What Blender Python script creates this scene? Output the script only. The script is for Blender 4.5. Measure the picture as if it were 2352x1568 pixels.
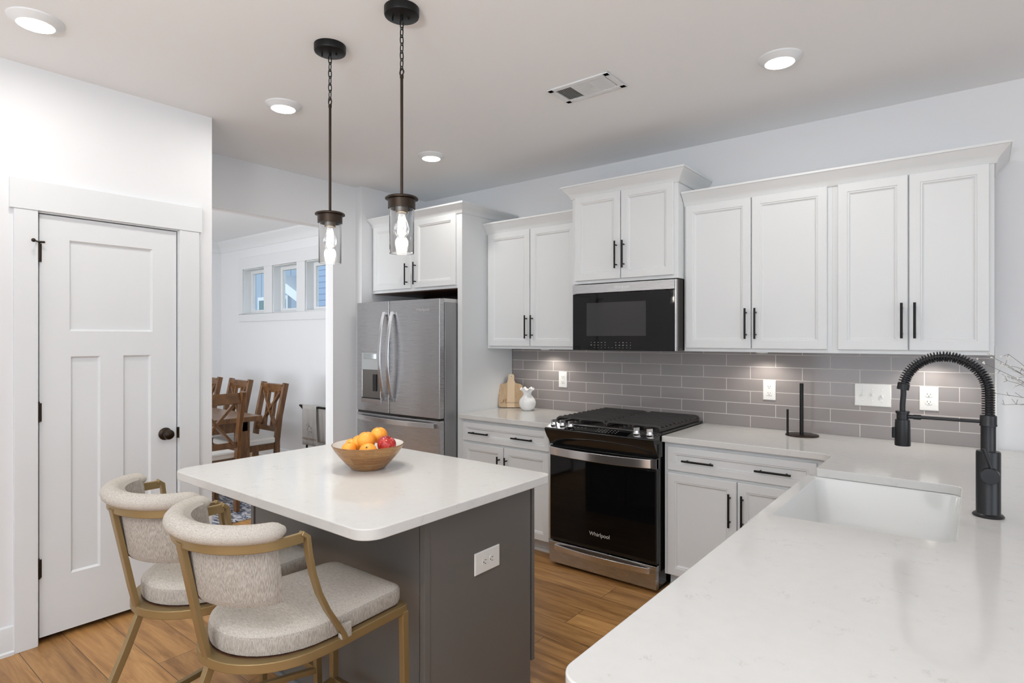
import bpy, bmesh, math, random
from math import sin, cos, pi, radians as R
from mathutils import Vector, Matrix
random.seed(7)
S = bpy.context.scene
COL = S.collection
for o in list(bpy.data.objects): bpy.data.objects.remove(o)

# ---------------------------------------------------------------- camera
cd = bpy.data.cameras.new('camera'); cam = bpy.data.objects.new('camera', cd); COL.objects.link(cam)
cam.location = (0, 0, 1.46); cam.rotation_euler = (R(90), 0, R(38.389))
cd.sensor_width = 36; cd.lens = 1357.3 / 2352 * 36; cd.shift_y = -7.5 / 2352; cd.clip_start = .02
S.camera = cam
# ---------------------------------------------------------------- view, world
S.view_settings.view_transform = 'Standard'; S.view_settings.look = 'None'
S.view_settings.exposure = 0.06; S.view_settings.gamma = 1.0; S.view_settings.use_curve_mapping = False
W = bpy.data.worlds.new('world'); S.world = W; W.use_nodes = True
bg = W.node_tree.nodes['Background']; bg.inputs[0].default_value = (.72, .85, 1, 1); bg.inputs[1].default_value = 1.6

def light(kind, name, loc, energy, rot=(0, 0, 0), size=.1, size_y=None, color=(1, 1, 1), **k):
    l = bpy.data.lights.new(name, kind); o = bpy.data.objects.new(name, l); COL.objects.link(o)
    o.location = loc; o.rotation_euler = rot; l.energy = energy; l.color = color
    if kind == 'AREA':
        l.shape = 'RECTANGLE' if size_y else 'DISK'; l.size = size
        if size_y: l.size_y = size_y
    elif kind in ('POINT', 'SPOT'): l.shadow_soft_size = size
    for a, b in k.items(): setattr(l, a, b)
    return o
# daylight entering the windows of the living room behind and right of the camera, and of the dining room
light('AREA', 'daylight_rear', (.4, -4.75, 1.35), 34, (R(118), 0, 0), 5.6, 2.2, (1, .985, .965))
light('AREA', 'daylight_right', (4.35, -.6, 1.45), 42, (R(118), 0, R(90)), 4.6, 1.9, (.95, .975, 1))
light('AREA', 'daylight_dining', (-4.95, -.75, 1.4), 115, (R(120), 0, R(8)), 1.8, 1.9, (.97, .985, 1))

light('AREA', 'ceiling_fill_uplight', (-.3, -1.3, 1.6), 125, (R(180), 0, 0), .7, color=(.96, .98, 1))  # unseen fill light added behind the camera, aimed up to brighten the ceiling
# ---------------------------------------------------------------- materials
MATS = {}
def mat(name, col, rough=.5, metal=0, spec=.5, **k):
    m = bpy.data.materials.new(name); m.use_nodes = True; b = m.node_tree.nodes['Principled BSDF']
    b.inputs['Base Color'].default_value = (*col, 1); b.inputs['Roughness'].default_value = rough
    b.inputs['Metallic'].default_value = metal; b.inputs['Specular IOR Level'].default_value = spec
    for a, v in k.items(): b.inputs[a.replace('_', ' ')].default_value = v
    MATS[name] = m; return m
class N:
    def __init__(s, m): s.m = m; s.t = m.node_tree; s.b = s.t.nodes['Principled BSDF']
    def n(s, ty, ins=None, **k):
        x = s.t.nodes.new(ty)
        for a, v in k.items(): setattr(x, a, v)
        for a, v in (ins or {}).items():
            if hasattr(v, 'is_output'): s.t.links.new(v, x.inputs[a])
            else: x.inputs[a].default_value = v
        return x
    def l(s, a, b): s.t.links.new(a, b)
    def coord(s, scale=(1, 1, 1), loc=(0, 0, 0), rot=(0, 0, 0), kind='Object'):
        c = s.n('ShaderNodeTexCoord'); return s.n('ShaderNodeMapping', {0: c.outputs[kind], 'Scale': scale, 'Location': loc, 'Rotation': rot}).outputs[0]
    def ramp(s, fac, stops):
        r = s.n('ShaderNodeValToRGB', {0: fac}); e = r.color_ramp.elements
        e[0].position, e[0].color = stops[0][0], (*stops[0][1], 1); e[1].position, e[1].color = stops[-1][0], (*stops[-1][1], 1)
        for p, c in stops[1:-1]: x = e.new(p); x.color = (*c, 1)
        return r.outputs[0]
    def mix(s, f, a, b, mode='MIX'):
        x = s.n('ShaderNodeMix', data_type='RGBA', blend_type=mode)
        for i, v in ((0, f), (6, a), (7, b)):
            if hasattr(v, 'is_output'): s.l(v, x.inputs[i])
            else: x.inputs[i].default_value = v if i == 0 else (*v, 1)
        return x.outputs[2]
    def bump(s, h, st=.2, d=.002):
        x = s.n('ShaderNodeBump', {'Height': h, 'Strength': st, 'Distance': d}); s.l(x.outputs[0], s.b.inputs['Normal'])
    def noise(s, vec, sc, det=4, rough=.5, dist=0):
        return s.n('ShaderNodeTexNoise', {'Vector': vec, 'Scale': sc, 'Detail': det, 'Roughness': rough, 'Distortion': dist})

wall_m = mat('wall_paint', (.79, .80, .815), .7)
q = N(wall_m); q.bump(q.noise(q.coord(), 220, 2).outputs[0], .06, .001)
ceil_m = mat('ceiling_paint', (.885, .90, .915), .85)
q = N(ceil_m); q.bump(q.noise(q.coord(), 160, 2).outputs[0], .08, .001)
trim_m = mat('trim_paint', (.755, .775, .79), .34)
cab_m = mat('cabinet_paint', (.745, .76, .765), .36)
isl_m = mat('island_grey_paint', (.145, .138, .13), .42)
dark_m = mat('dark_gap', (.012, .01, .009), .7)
black_m = mat('black_metal', (.012, .012, .012), .38, .6)
blackpl_m = mat('matte_black', (.014, .014, .016), .33, .2)
bronze_m = mat('dark_bronze', (.045, .032, .024), .35, .85)
gold_m = mat('antique_brass', (.30, .21, .095), .4, .55)
steel_m = mat('stainless_steel', (.50, .50, .51), .26, 1)
q = N(steel_m); nn = q.noise(q.coord((1, 1, 160)), 6, 3)
q.l(q.n('ShaderNodeMapRange', {0: nn.outputs[0], 3: .2, 4: .36}).outputs[0], q.b.inputs['Roughness'])
steelh_m = mat('polished_steel', (.72, .72, .73), .2, 1)
fsteel_m = mat('fridge_side_grey', (.33, .33, .335), .38, .7)
glassb_m = mat('black_glass', (.003, .003, .0035), .04, 0, .28)
enam_m = mat('black_enamel', (.008, .008, .008), .12)
iron_m = mat('cast_iron', (.03, .027, .025), .5)
plate_m = mat('white_plastic', (.82, .82, .80), .3)
porc_m = mat('white_porcelain', (.74, .75, .74), .08)
vase_m = mat('milk_glass', (.86, .86, .85), .12)
cloth_m = mat('towel_cloth', (.62, .60, .57), .9)
seatw_m = mat('cushion_white', (.74, .73, .70), .9)
logo_m = mat('logo_silver', (.75, .75, .75), .3, .3)
def emis(name, col, st):
    m = mat(name, (0, 0, 0), .5); b = m.node_tree.nodes['Principled BSDF']
    b.inputs['Emission Color'].default_value = (*col, 1); b.inputs['Emission Strength'].default_value = st; return m
lamp_m = emis('lamp_diffuser', (1, .97, .92), 9)
bulb_m = emis('filament_glow', (1, .93, .80), 28)
puck_m = emis('puck_diffuser', (1, .9, .78), 6)
def glass(name, col=(1, 1, 1), rough=0, ior=1.45):
    m = bpy.data.materials.new(name); m.use_nodes = True; t = m.node_tree
    b = t.nodes['Principled BSDF']; b.inputs['Base Color'].default_value = (*col, 1)
    b.inputs['Roughness'].default_value = rough; b.inputs['Transmission Weight'].default_value = 1; b.inputs['IOR'].default_value = ior
    return m
glass_m = glass('clear_glass'); pane_m = glass('window_glass', (1, 1, 1), 0, 1.1)

# quartz
quartz_m = mat('white_quartz', (.76, .75, .73), .11, 0, .38); q = N(quartz_m)
v = q.coord(); w = q.noise(v, 6, 5, .6)
vv = q.n('ShaderNodeVectorMath', {0: v, 1: q.n('ShaderNodeVectorMath', {0: w.outputs[1], 1: (.35, .35, .35)}, operation='MULTIPLY').outputs[0]}, operation='ADD').outputs[0]
vn = q.noise(vv, 9, 9, .62)
edge = q.n('ShaderNodeMath', {0: vn.outputs[0], 1: .5}, operation='SUBTRACT').outputs[0]
edge = q.n('ShaderNodeMath', {0: edge}, operation='ABSOLUTE').outputs[0]
vein = q.ramp(edge, [(0, (1, 1, 1)), (.011, (0, 0, 0))])
msk = q.ramp(q.noise(v, 15, 4, .6).outputs[0], [(.56, (0, 0, 0)), (.66, (1, 1, 1))])
fac = q.mix(1.0, vein, msk, 'MULTIPLY')
basec = q.mix(q.noise(v, 30, 3).outputs[0], (.70, .69, .67), (.655, .65, .63))
fac2 = q.n('ShaderNodeMath', {0: fac, 1: .62}, operation='MULTIPLY').outputs[0]
q.l(q.mix(fac2, basec, (.40, .385, .37)), q.b.inputs['Base Color'])

# tile backsplash (pattern in world metres)
tile_m = mat('mauve_glass_tile', (.3, .27, .265), .1, 0, .5); q = N(tile_m)
c = q.n('ShaderNodeTexCoord'); sp = q.n('ShaderNodeSeparateXYZ', {0: c.outputs['Object']})
X_ = q.n('ShaderNodeMath', {0: sp.outputs[0], 1: .084 + 6}, operation='ADD').outputs[0]
Z_ = q.n('ShaderNodeMath', {0: sp.outputs[2], 1: -.896 + .154 * 10}, operation='ADD').outputs[0]
cb = q.n('ShaderNodeCombineXYZ', {0: X_, 1: Z_})
bk = q.n('ShaderNodeTexBrick', {'Vector': cb.outputs[0], 'Scale': 1, 'Mortar Size': .0019, 'Mortar Smooth': .1, 'Brick Width': .30, 'Row Height': .077,
    'Color1': (.315, .283, .275, 1), 'Color2': (.285, .262, .258, 1), 'Mortar': (.62, .58, .56, 1)}, offset=.5)
q.l(bk.outputs[0], q.b.inputs['Base Color'])
q.l(q.n('ShaderNodeMapRange', {0: bk.outputs[1], 3: .1, 4: .7}).outputs[0], q.b.inputs['Roughness'])
q.bump(q.n('ShaderNodeMath', {0: 1, 1: bk.outputs[1]}, operation='SUBTRACT').outputs[0], .35, .0015)

# oak plank floor
floor_m = mat('oak_planks', (.3, .2, .1), .38); q = N(floor_m)
c = q.n('ShaderNodeTexCoord'); v = c.outputs['Object']
bk = q.n('ShaderNodeTexBrick', {'Vector': v, 'Scale': 1, 'Mortar Size': .0014, 'Mortar Smooth': .2, 'Brick Width': 1.22, 'Row Height': .182, 'Bias': 0,
    'Color1': (0, 0, 0, 1), 'Color2': (1, 1, 1, 1), 'Mortar': (.5, .5, .5, 1)}, offset=.37, offset_frequency=2)
rnd = q.n('ShaderNodeVectorMath', {0: bk.outputs[0], 1: (7, 13, 5)}, operation='MULTIPLY').outputs[0]
v2 = q.n('ShaderNodeVectorMath', {0: v, 1: rnd}, operation='ADD').outputs[0]
st = q.n('ShaderNodeMapping', {0: v2, 'Scale': (1.1, 9, 1)}).outputs[0]
g1 = q.noise(st, 1.6, 8, .62, 1.1); g2 = q.noise(q.n('ShaderNodeMapping', {0: v2, 'Scale': (3, 90, 1)}).outputs[0], 2, 3, .6)
col = q.ramp(g1.outputs[0], [(.25, (.115, .062, .026)), (.42, (.235, .135, .058)), (.58, (.33, .205, .095)), (.8, (.40, .27, .14))])
tone = q.ramp(bk.outputs[0], [(0, (.82, .80, .78)), (1, (1.12, 1.1, 1.06))])
col = q.mix(1, col, tone, 'MULTIPLY')
col = q.mix(.28, col, q.ramp(g2.outputs[0], [(.3, (.45, .42, .4)), (.7, (1, 1, 1))]), 'MULTIPLY')
kn = q.n('ShaderNodeTexVoronoi', {'Vector': q.n('ShaderNodeMapping', {0: v2, 'Scale': (1, 2.2, 1)}).outputs[0], 'Scale': 2.3})
col = q.mix(q.ramp(kn.outputs[0], [(.02, (.75, .75, .75)), (.06, (0, 0, 0))]), col, (.07, .035, .015))
col = q.mix(1, col, (1.65, 1.44, 1.12), 'MULTIPLY')
col = q.mix(bk.outputs[1], col, (.06, .035, .018))
q.l(col, q.b.inputs['Base Color']); q.bump(g2.outputs[0], .12, .001)

def wood(name, c1, c2, scale=(1, 8, 8), rough=.4):
    m = mat(name, c1, rough); q = N(m); n_ = q.noise(q.coord(scale), 4, 6, .6, .8)
    q.l(q.ramp(n_.outputs[0], [(.3, c1), (.7, c2)]), q.b.inputs['Base Color']); return m
dwood_m = wood('stained_pine', (.085, .035, .012), (.21, .105, .042), (2, 9, 2), .28)
dwoodz_m = wood('stained_pine_upright', (.085, .035, .012), (.22, .11, .045), (9, 9, 1.5), .3)
seatwood_m = wood('dark_walnut', (.035, .012, .006), (.09, .035, .015), (2, 9, 2), .4)
# acacia bowl: block pieces
bowl_m = mat('acacia_wood', (.3, .15, .05), .22); q = N(bowl_m)
c = q.n('ShaderNodeTexCoord'); sp = q.n('ShaderNodeSeparateXYZ', {0: c.outputs['Object']})
ang = q.n('ShaderNodeMath', {0: sp.outputs[1], 1: sp.outputs[0]}, operation='ARCTAN2').outputs[0]
cb = q.n('ShaderNodeCombineXYZ', {0: ang, 1: sp.outputs[2]})
bk = q.n('ShaderNodeTexBrick', {'Vector': cb.outputs[0], 'Scale': 1, 'Mortar Size': 0, 'Brick Width': 1.25, 'Row Height': .034,
    'Color1': (.17, .062, .018, 1), 'Color2': (.50, .27, .10, 1)}, offset=.4)
gr = q.noise(q.coord((5, 5, 60)), 3, 5, .6, 1.5)
q.l(q.mix(.55, bk.outputs[0], q.ramp(gr.outputs[0], [(.3, (.16, .06, .018)), (.65, (.46, .25, .095))])), q.b.inputs['Base Color'])
# cutting board stripes (local x)
board_m = mat('maple_board', (.5, .36, .22), .5); q = N(board_m)
c = q.n('ShaderNodeTexCoord'); sp = q.n('ShaderNodeSeparateXYZ', {0: c.outputs['Object']})
ab = q.n('ShaderNodeMath', {0: sp.outputs[0]}, operation='ABSOLUTE').outputs[0]
stp = q.ramp(ab, [(.029, (1, 1, 1)), (.0305, (0, 0, 0))])
gr = q.ramp(q.noise(q.coord((30, 30, 5)), 3, 4, .6, 1).outputs[0], [(.3, (.40, .27, .15)), (.7, (.52, .37, .22))])
q.l(q.mix(stp, gr, (.66, .50, .33)), q.b.inputs['Base Color'])
# woven upholstery
fab_m = mat('woven_upholstery', (.6, .56, .5), .95, 0, .2); q = N(fab_m)
v = q.coord((620, 620, 60)); n1 = q.noise(v, 1, 2, .5); n2 = q.noise(q.coord(), 900, 1)
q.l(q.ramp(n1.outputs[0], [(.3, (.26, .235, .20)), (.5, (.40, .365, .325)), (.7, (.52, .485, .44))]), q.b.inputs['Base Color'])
q.bump(n1.outputs[0], .35, .001)
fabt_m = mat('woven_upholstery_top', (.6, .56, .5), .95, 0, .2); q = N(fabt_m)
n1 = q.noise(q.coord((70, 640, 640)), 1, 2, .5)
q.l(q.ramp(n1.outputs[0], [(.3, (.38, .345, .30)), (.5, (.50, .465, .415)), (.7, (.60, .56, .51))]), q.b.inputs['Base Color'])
q.bump(n1.outputs[0], .25, .001)
# rug
rug_m = mat('blue_rug', (.3, .3, .4), .95, 0, .1); q = N(rug_m)
n1 = q.noise(q.coord((1, 3, 1)), 7, 7, .7, 1.5)
q.l(q.ramp(n1.outputs[0], [(.38, (.03, .035, .06)), (.48, (.13, .15, .20)), (.55, (.55, .55, .58)), (.7, (.66, .64, .63))]), q.b.inputs['Base Color'])
orange_m = mat('orange_peel', (.86, .34, .03), .38); q = N(orange_m); q.bump(q.noise(q.coord(), 300, 2).outputs[0], .25, .001)
q.l(q.ramp(q.noise(q.coord(), 12, 3).outputs[0], [(.35, (.82, .27, .02)), (.7, (.93, .46, .06))]), q.b.inputs['Base Color'])
apple_m = mat('red_apple_skin', (.4, .02, .02), .22); q = N(apple_m)
q.l(q.ramp(q.noise(q.coord((6, 6, 1.2)), 14, 4, .7).outputs[0], [(.35, (.22, .008, .012)), (.62, (.50, .035, .03)), (.75, (.62, .25, .10))]), q.b.inputs['Base Color'])
stem_m = mat('stem_brown', (.10, .06, .03), .8)
ink_m = mat('engraved_burn', (.17, .085, .04), .8)
twig_m = mat('dried_twig', (.16, .15, .12), .9); petal_m = mat('white_petals', (.85, .84, .80), .8)
bsid_m = mat('blue_grey_siding', (.30, .38, .50), .7); q = N(bsid_m)
sp = q.n('ShaderNodeSeparateXYZ', {0: q.n('ShaderNodeTexCoord').outputs['Object']})
fr = q.n('ShaderNodeMath', {0: q.n('ShaderNodeMath', {0: sp.outputs[2], 1: 7.0}, operation='MULTIPLY').outputs[0]}, operation='FRACT').outputs[0]
q.l(q.ramp(fr, [(.06, (.13, .17, .25)), (.12, (.33, .42, .56))]), q.b.inputs['Base Color'])
bat_m = mat('batten_siding', (.36, .42, .50), .7); q = N(bat_m)
sp = q.n('ShaderNodeSeparateXYZ', {0: q.n('ShaderNodeTexCoord').outputs['Object']})
fr = q.n('ShaderNodeMath', {0: q.n('ShaderNodeMath', {0: sp.outputs[0], 1: 3.2}, operation='MULTIPLY').outputs[0]}, operation='FRACT').outputs[0]
q.l(q.ramp(fr, [(.08, (.22, .26, .33)), (.12, (.40, .47, .56))]), q.b.inputs['Base Color'])
hglass_m = mat('house_glass', (.10, .20, .20), .1); leaf_m = mat('palm_leaf', (.13, .27, .13), .6); grass_m = mat('lawn', (.10, .18, .06), .9)
roof_m = mat('roof_shingle', (.06, .06, .065), .9)

# ---------------------------------------------------------------- mesh helpers
class MB:
    def __init__(s): s.v = []; s.f = []
    def add(s, vs, fs):
        o = len(s.v); s.v += [tuple(p) for p in vs]; s.f += [tuple(i + o for i in f) for f in fs]; return s
    def box(s, x0, x1, y0, y1, z0, z1):
        x0, x1 = sorted((x0, x1)); y0, y1 = sorted((y0, y1)); z0, z1 = sorted((z0, z1))
        return s.add([(x0, y0, z0), (x1, y0, z0), (x1, y1, z0), (x0, y1, z0), (x0, y0, z1), (x1, y0, z1), (x1, y1, z1), (x0, y1, z1)],
            [(3, 2, 1, 0), (4, 5, 6, 7), (0, 1, 5, 4), (1, 2, 6, 5), (2, 3, 7, 6), (3, 0, 4, 7)])
    def prism(s, pts, z0, z1):          # ccw polygon in XY
        n = len(pts)
        return s.add([(x, y, z0) for x, y in pts] + [(x, y, z1) for x, y in pts],
            [tuple(range(n - 1, -1, -1)), tuple(range(n, 2 * n))] + [(i, (i + 1) % n, n + (i + 1) % n, n + i) for i in range(n)])
    def prismx(s, pts, x0, x1):         # polygon in YZ
        n = len(pts)
        return s.add([(x0, y, z) for y, z in pts] + [(x1, y, z) for y, z in pts],
            [tuple(range(n - 1, -1, -1)), tuple(range(n, 2 * n))] + [(i, (i + 1) % n, n + (i + 1) % n, n + i) for i in range(n)])
    def lathe(s, prof, c=(0, 0), n=40, axis='z', wave=None, cap=True):
        vs = []; m = len(prof)
        for i in range(n):
            a = 2 * pi * i / n
            for j, (r, z) in enumerate(prof):
                rr = r * (wave(a, j) if wave else 1); p = (rr * cos(a), rr * sin(a), z)
                if axis == 'y': p = (p[0], p[2], p[1])
                if axis == 'x': p = (p[2], p[0], p[1])
                vs.append((p[0] + c[0], p[1] + c[1], p[2] + (c[2] if len(c) > 2 else 0)))
        fs = []
        for i in range(n):
            k = (i + 1) % n
            for j in range(m - 1): fs.append((i * m + j, k * m + j, k * m + j + 1, i * m + j + 1))
        if cap and prof[0][0] > 1e-6: fs.append(tuple(i * m for i in range(n - 1, -1, -1)))
        if cap and prof[-1][0] > 1e-6: fs.append(tuple(i * m + m - 1 for i in range(n)))
        return s.add(vs, fs)
    def cyl(s, p0, p1, r, n=16, r1=None):
        return s.tube([p0, p1], r, n, radii=[r, r if r1 is None else r1])
    def tube(s, pts, r, n=10, closed=False, radii=None, sec=None, up=None):
        pts = [Vector(p) for p in pts]; N_ = len(pts); vs = []; nm = None
        if sec is None: sec = [(cos(2 * pi * i / n), sin(2 * pi * i / n)) for i in range(n)]; sc = True
        else: sc = False; n = len(sec)
        for i, p in enumerate(pts):
            a = pts[(i - 1) % N_] if (i or closed) else p; b = pts[(i + 1) % N_] if (i < N_ - 1 or closed) else p
            t = (b - a).normalized()
            if up is not None: nm = (Vector(up) - t * t.dot(Vector(up))).normalized()
            elif nm is None:
                u = Vector((0, 0, 1)) if abs(t.z) < .9 else Vector((1, 0, 0)); nm = (u - t * t.dot(u)).normalized()
            else: nm = (nm - t * t.dot(nm)).normalized()
            bn = t.cross(nm); rr = (radii[i] if radii else r) if sc else 1
            for x, y in sec: vs.append(p + bn * x * rr + nm * y * rr)
        fs = []
        for i in range(N_ if closed else N_ - 1):
            k = (i + 1) % N_
            for j in range(n): l = (j + 1) % n; fs.append((i * n + j, i * n + l, k * n + l, k * n + j))
        if not closed: fs += [tuple(range(n - 1, -1, -1)), tuple((N_ - 1) * n + j for j in range(n))]
        return s.add(vs, fs)
    def sphere(s, c, r, n=20, m=12, sq=(1, 1, 1)):
        return s.lathe([(max(1e-7, r * sin(pi * j / m)) , -r * cos(pi * j / m) * sq[2]) for j in range(m + 1)], c, n) if sq[:2] == (1, 1) else s
    def front(s, x0, x1, z0, z1, y, th, rings):   # framed panel facing -y; rings = (inset, depth)
        vs = []; fs = []
        R_ = [(0, th)] + list(rings)
        for i_, d in R_: vs += [(x0 + i_, y + d, z0 + i_), (x1 - i_, y + d, z0 + i_), (x1 - i_, y + d, z1 - i_), (x0 + i_, y + d, z1 - i_)]
        for k in range(len(R_) - 1):
            for j in range(4): l = (j + 1) % 4; fs.append((4 * k + j, 4 * k + l, 4 * k + 4 + l, 4 * k + 4 + j))
        k = 4 * (len(R_) - 1); fs.append((k, k + 1, k + 2, k + 3)); fs.append((3, 2, 1, 0)); return s.add(vs, fs)
    def xf(s, M): s.v = [tuple(M @ Vector(p)) for p in s.v]; return s

ORG = {}
def new(name, data, parent=None):
    o = bpy.data.objects.new(name, data); COL.objects.link(o)
    if parent is not None: o.parent = parent; ORG[o.name] = ORG[parent.name]
    return o
def part(name, mb, m, parent=None, bevel=0, smooth=False, seg=2, label=None, sub=0):
    me = bpy.data.meshes.new(name); org = ORG[parent.name] if parent is not None else Vector((0, 0, 0))
    me.from_pydata([tuple(Vector(p) - org) for p in mb.v], [], mb.f); me.update()
    bm = bmesh.new(); bm.from_mesh(me); bmesh.ops.remove_doubles(bm, verts=bm.verts, dist=1e-5)
    bmesh.ops.recalc_face_normals(bm, faces=bm.faces); bm.to_mesh(me); bm.free()
    me.materials.append(m)
    if smooth:
        me.polygons.foreach_set('use_smooth', [True] * len(me.polygons)); me.set_sharp_from_angle(angle=R(38 if smooth is True else smooth))
    o = new(name, me, parent)
    if parent is None: ORG[o.name] = Vector((0, 0, 0))
    if bevel:
        b = o.modifiers.new('bevel', 'BEVEL'); b.width = bevel; b.segments = seg; b.limit_method = 'ANGLE'; b.angle_limit = R(35); b.harden_normals = True
        me.polygons.foreach_set('use_smooth', [True] * len(me.polygons))
        if not smooth: me.set_sharp_from_angle(angle=R(35))
    if sub: m_ = o.modifiers.new('sub', 'SUBSURF'); m_.levels = m_.render_levels = sub
    if label: o['label'] = label
    return o
def tag(o, label, cat, group=None):
    o['label'] = label; o['category'] = cat
    if group: o['group'] = group
    return o
def thing(name, label, cat, loc=(0, 0, 0), group=None):
    o = new(name, None); o.location = loc; ORG[o.name] = Vector(loc); o.empty_display_size = .1
    return tag(o, label, cat, group)
def struct(o): o['kind'] = 'structure'; return o
def sroot(name, loc=(0, 0, 0)):
    o = new(name, None); o.location = loc; ORG[o.name] = Vector(loc); o.empty_display_size = .1; return struct(o)
def dup(root, loc, rotz=None, label=None):
    r = root.copy(); COL.objects.link(r); r.location = loc
    if rotz is not None: r.rotation_euler = (0, 0, rotz)
    if label: r['label'] = label
    def rec(a, b):
        for ch in a.children:
            c_ = ch.copy(); COL.objects.link(c_); c_.parent = b; rec(ch, c_)
    rec(root, r); return r
def text(body, size, loc, rot, m, parent, name='lettering', extrude=.0004, shear=0):
    cu = bpy.data.curves.new('t', 'FONT'); cu.body = body; cu.size = size; cu.extrude = extrude; cu.align_x = 'CENTER'; cu.align_y = 'CENTER'; cu.shear = shear
    t = bpy.data.objects.new('t', cu); COL.objects.link(t); bpy.context.view_layer.update()
    me = bpy.data.meshes.new_from_object(t); bpy.data.objects.remove(t); me.materials.append(m)
    o = new(name, me, parent); o.location = Vector(loc) - ORG[parent.name]; o.rotation_euler = rot; return o
def rrect(x0, x1, y0, y1, r, n=6):
    if not isinstance(r, (tuple, list)): r = [r] * 4
    P = []
    for (cx, cy, a0, rr) in ((x1, y0, -90, r[1]), (x1, y1, 0, r[2]), (x0, y1, 90, r[3]), (x0, y0, 180, r[0])):
        sx = -1 if cx == x1 else 1; sy = -1 if cy == y1 else 1
        if rr < 1e-5: P.append((cx, cy)); continue
        for i in range(n + 1):
            a = R(a0 + 90 * i / n); P.append((cx + sx * rr + rr * cos(a), cy + sy * rr + rr * sin(a)))
    return P
def crown(path, prof, closed_back=None):
    """prof: list of (out, z); path: XY points, outward to the right of travel"""
    mb = MB(); m = len(prof); P = [Vector((*p, 0)) for p in path]; vs = []
    for i, p in enumerate(P):
        ds = []
        if i: ds.append((P[i] - P[i - 1]).normalized())
        if i < len(P) - 1: ds.append((P[i + 1] - P[i]).normalized())
        ns = [Vector((d.y, -d.x, 0)) for d in ds]; nn = sum(ns, Vector((0, 0, 0))).normalized(); k = 1 / nn.dot(ns[0])
        for o_, z in prof: vs.append(p + nn * o_ * k + Vector((0, 0, z)))
    fs = []
    for i in range(len(P) - 1):
        for j in range(m): l = (j + 1) % m; fs.append((i * m + j, i * m + l, (i + 1) * m + l, (i + 1) * m + j))
    fs += [tuple(range(m)), tuple((len(P) - 1) * m + j for j in range(m - 1, -1, -1))]
    return mb.add(vs, fs)

YB = 3.86; CT = .90; CE = 2.745
# ================================================================ SETTING
struct(part('floor', MB().box(-8.3, 4.1, -4.6, 4.1, -.05, 0), floor_m))
struct(part('ceiling', MB().box(-8.3, 4.1, -4.6, 4.1, CE, CE + .1), ceil_m))
# back wall with the three dining windows
WIN = [(-7.51, -6.98), (-6.79, -6.25), (-6.08, -5.54)]; WZ0, WZ1 = 1.77, 2.35
mb = MB().box(-4.12, 4.1, YB, YB + .15, 0, CE).box(-8.3, -7.51, YB, YB + .15, 0, CE).box(-5.54, -4.12, YB, YB + .15, 0, CE)
mb.box(-7.51, -5.54, YB, YB + .15, 0, WZ0).box(-7.51, -5.54, YB, YB + .15, WZ1, CE).box(-6.98, -6.79, YB, YB + .15, WZ0, WZ1).box(-6.25, -6.08, YB, YB + .15, WZ0, WZ1)
struct(part('wall_back', mb, wall_m))
# door wall x=-3.515
mb = MB().box(-3.615, -3.515, -4.6, .795, 0, CE).box(-3.615, -3.515, 1.437, 1.616, 0, CE).box(-3.615, -3.515, .795, 1.437, 2.066, CE)
struct(part('wall_left', mb, wall_m))
struct(part('wall_pantry', MB().box(-4.283, -3.615, 1.516, 1.616, 0, CE), wall_m))
mb = MB().box(-4.283, -4.18, 1.616, 1.70, 0, CE).box(-4.283, -4.18, 2.901, YB, 0, CE).box(-4.283, -4.18, 1.70, 2.901, 2.372, CE)
struct(part('wall_dining', mb, wall_m))
struct(part('wall_stub', MB().box(-4.18, -4.10, 3.127, YB, 0, CE), wall_m))
mb = MB().box(4.0, 4.1, -4.6, -3.0, 0, CE).box(4.0, 4.1, 1.8, YB, 0, CE).box(4.0, 4.1, -3.0, 1.8, 0, .5).box(4.0, 4.1, -3.0, 1.8, 2.4, CE)
struct(part('wall_right', mb, wall_m))
mb = MB().box(-3.6, -2.4, -4.6, -4.5, 0, CE).box(3.2, 4.1, -4.6, -4.5, 0, CE).box(-2.4, 3.2, -4.6, -4.5, 0, .25).box(-2.4, 3.2, -4.6, -4.5, 2.45, CE)
struct(part('wall_rear', mb, wall_m))
struct(part('wall_dining_far', MB().box(-8.3, -8.12, -.6, YB, 0, CE), wall_m))
mb = MB().box(-8.3, -5.9, -.6, -.5, 0, CE).box(-4.0, -3.615, -.6, -.5, 0, CE).box(-5.9, -4.0, -.6, -.5, 0, .45).box(-5.9, -4.0, -.6, -.5, 2.45, CE)
struct(part('wall_dining_front', mb, wall_m))
# tile backsplash
struct(part('wall_tile', MB().box(-3.045, .058, YB - .011, YB - .001, .90, 1.42), tile_m))
struct(part('trim_tile_edge', MB().box(.058, .066, YB - .013, YB - .001, .90, 1.42), plate_m))

# dining windows: each a frame (with pane) plus shared casing
for i, (a, b) in enumerate(WIN):
    w = sroot('window_%d' % (i + 1), ((a + b) / 2, YB, WZ0))
    f = MB()
    for (x0, x1, z0, z1) in ((a, a + .012, WZ0, WZ1), (b - .012, b, WZ0, WZ1), (a, b, WZ0, WZ0 + .012), (a, b, WZ1 - .012, WZ1)): f.box(x0, x1, YB - .004, YB + .15, z0, z1)
    for (x0, x1, z0, z1) in ((a + .012, a + .055, WZ0 + .012, WZ1 - .012), (b - .055, b - .012, WZ0 + .012, WZ1 - .012), (a + .05, b - .05, WZ0 + .012, WZ0 + .055), (a + .05, b - .05, WZ1 - .055, WZ1 - .012)): f.box(x0, x1, YB + .09, YB + .13, z0, z1)
    fr = part('sash', f, trim_m, w, .003)
    part('pane', MB().box(a + .05, b - .05, YB + .108, YB + .112, WZ0 + .05, WZ1 - .05), pane_m, w)
c_ = MB(); x0, x1, z0, z1 = -7.602, -5.44, 1.675, 2.50
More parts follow.
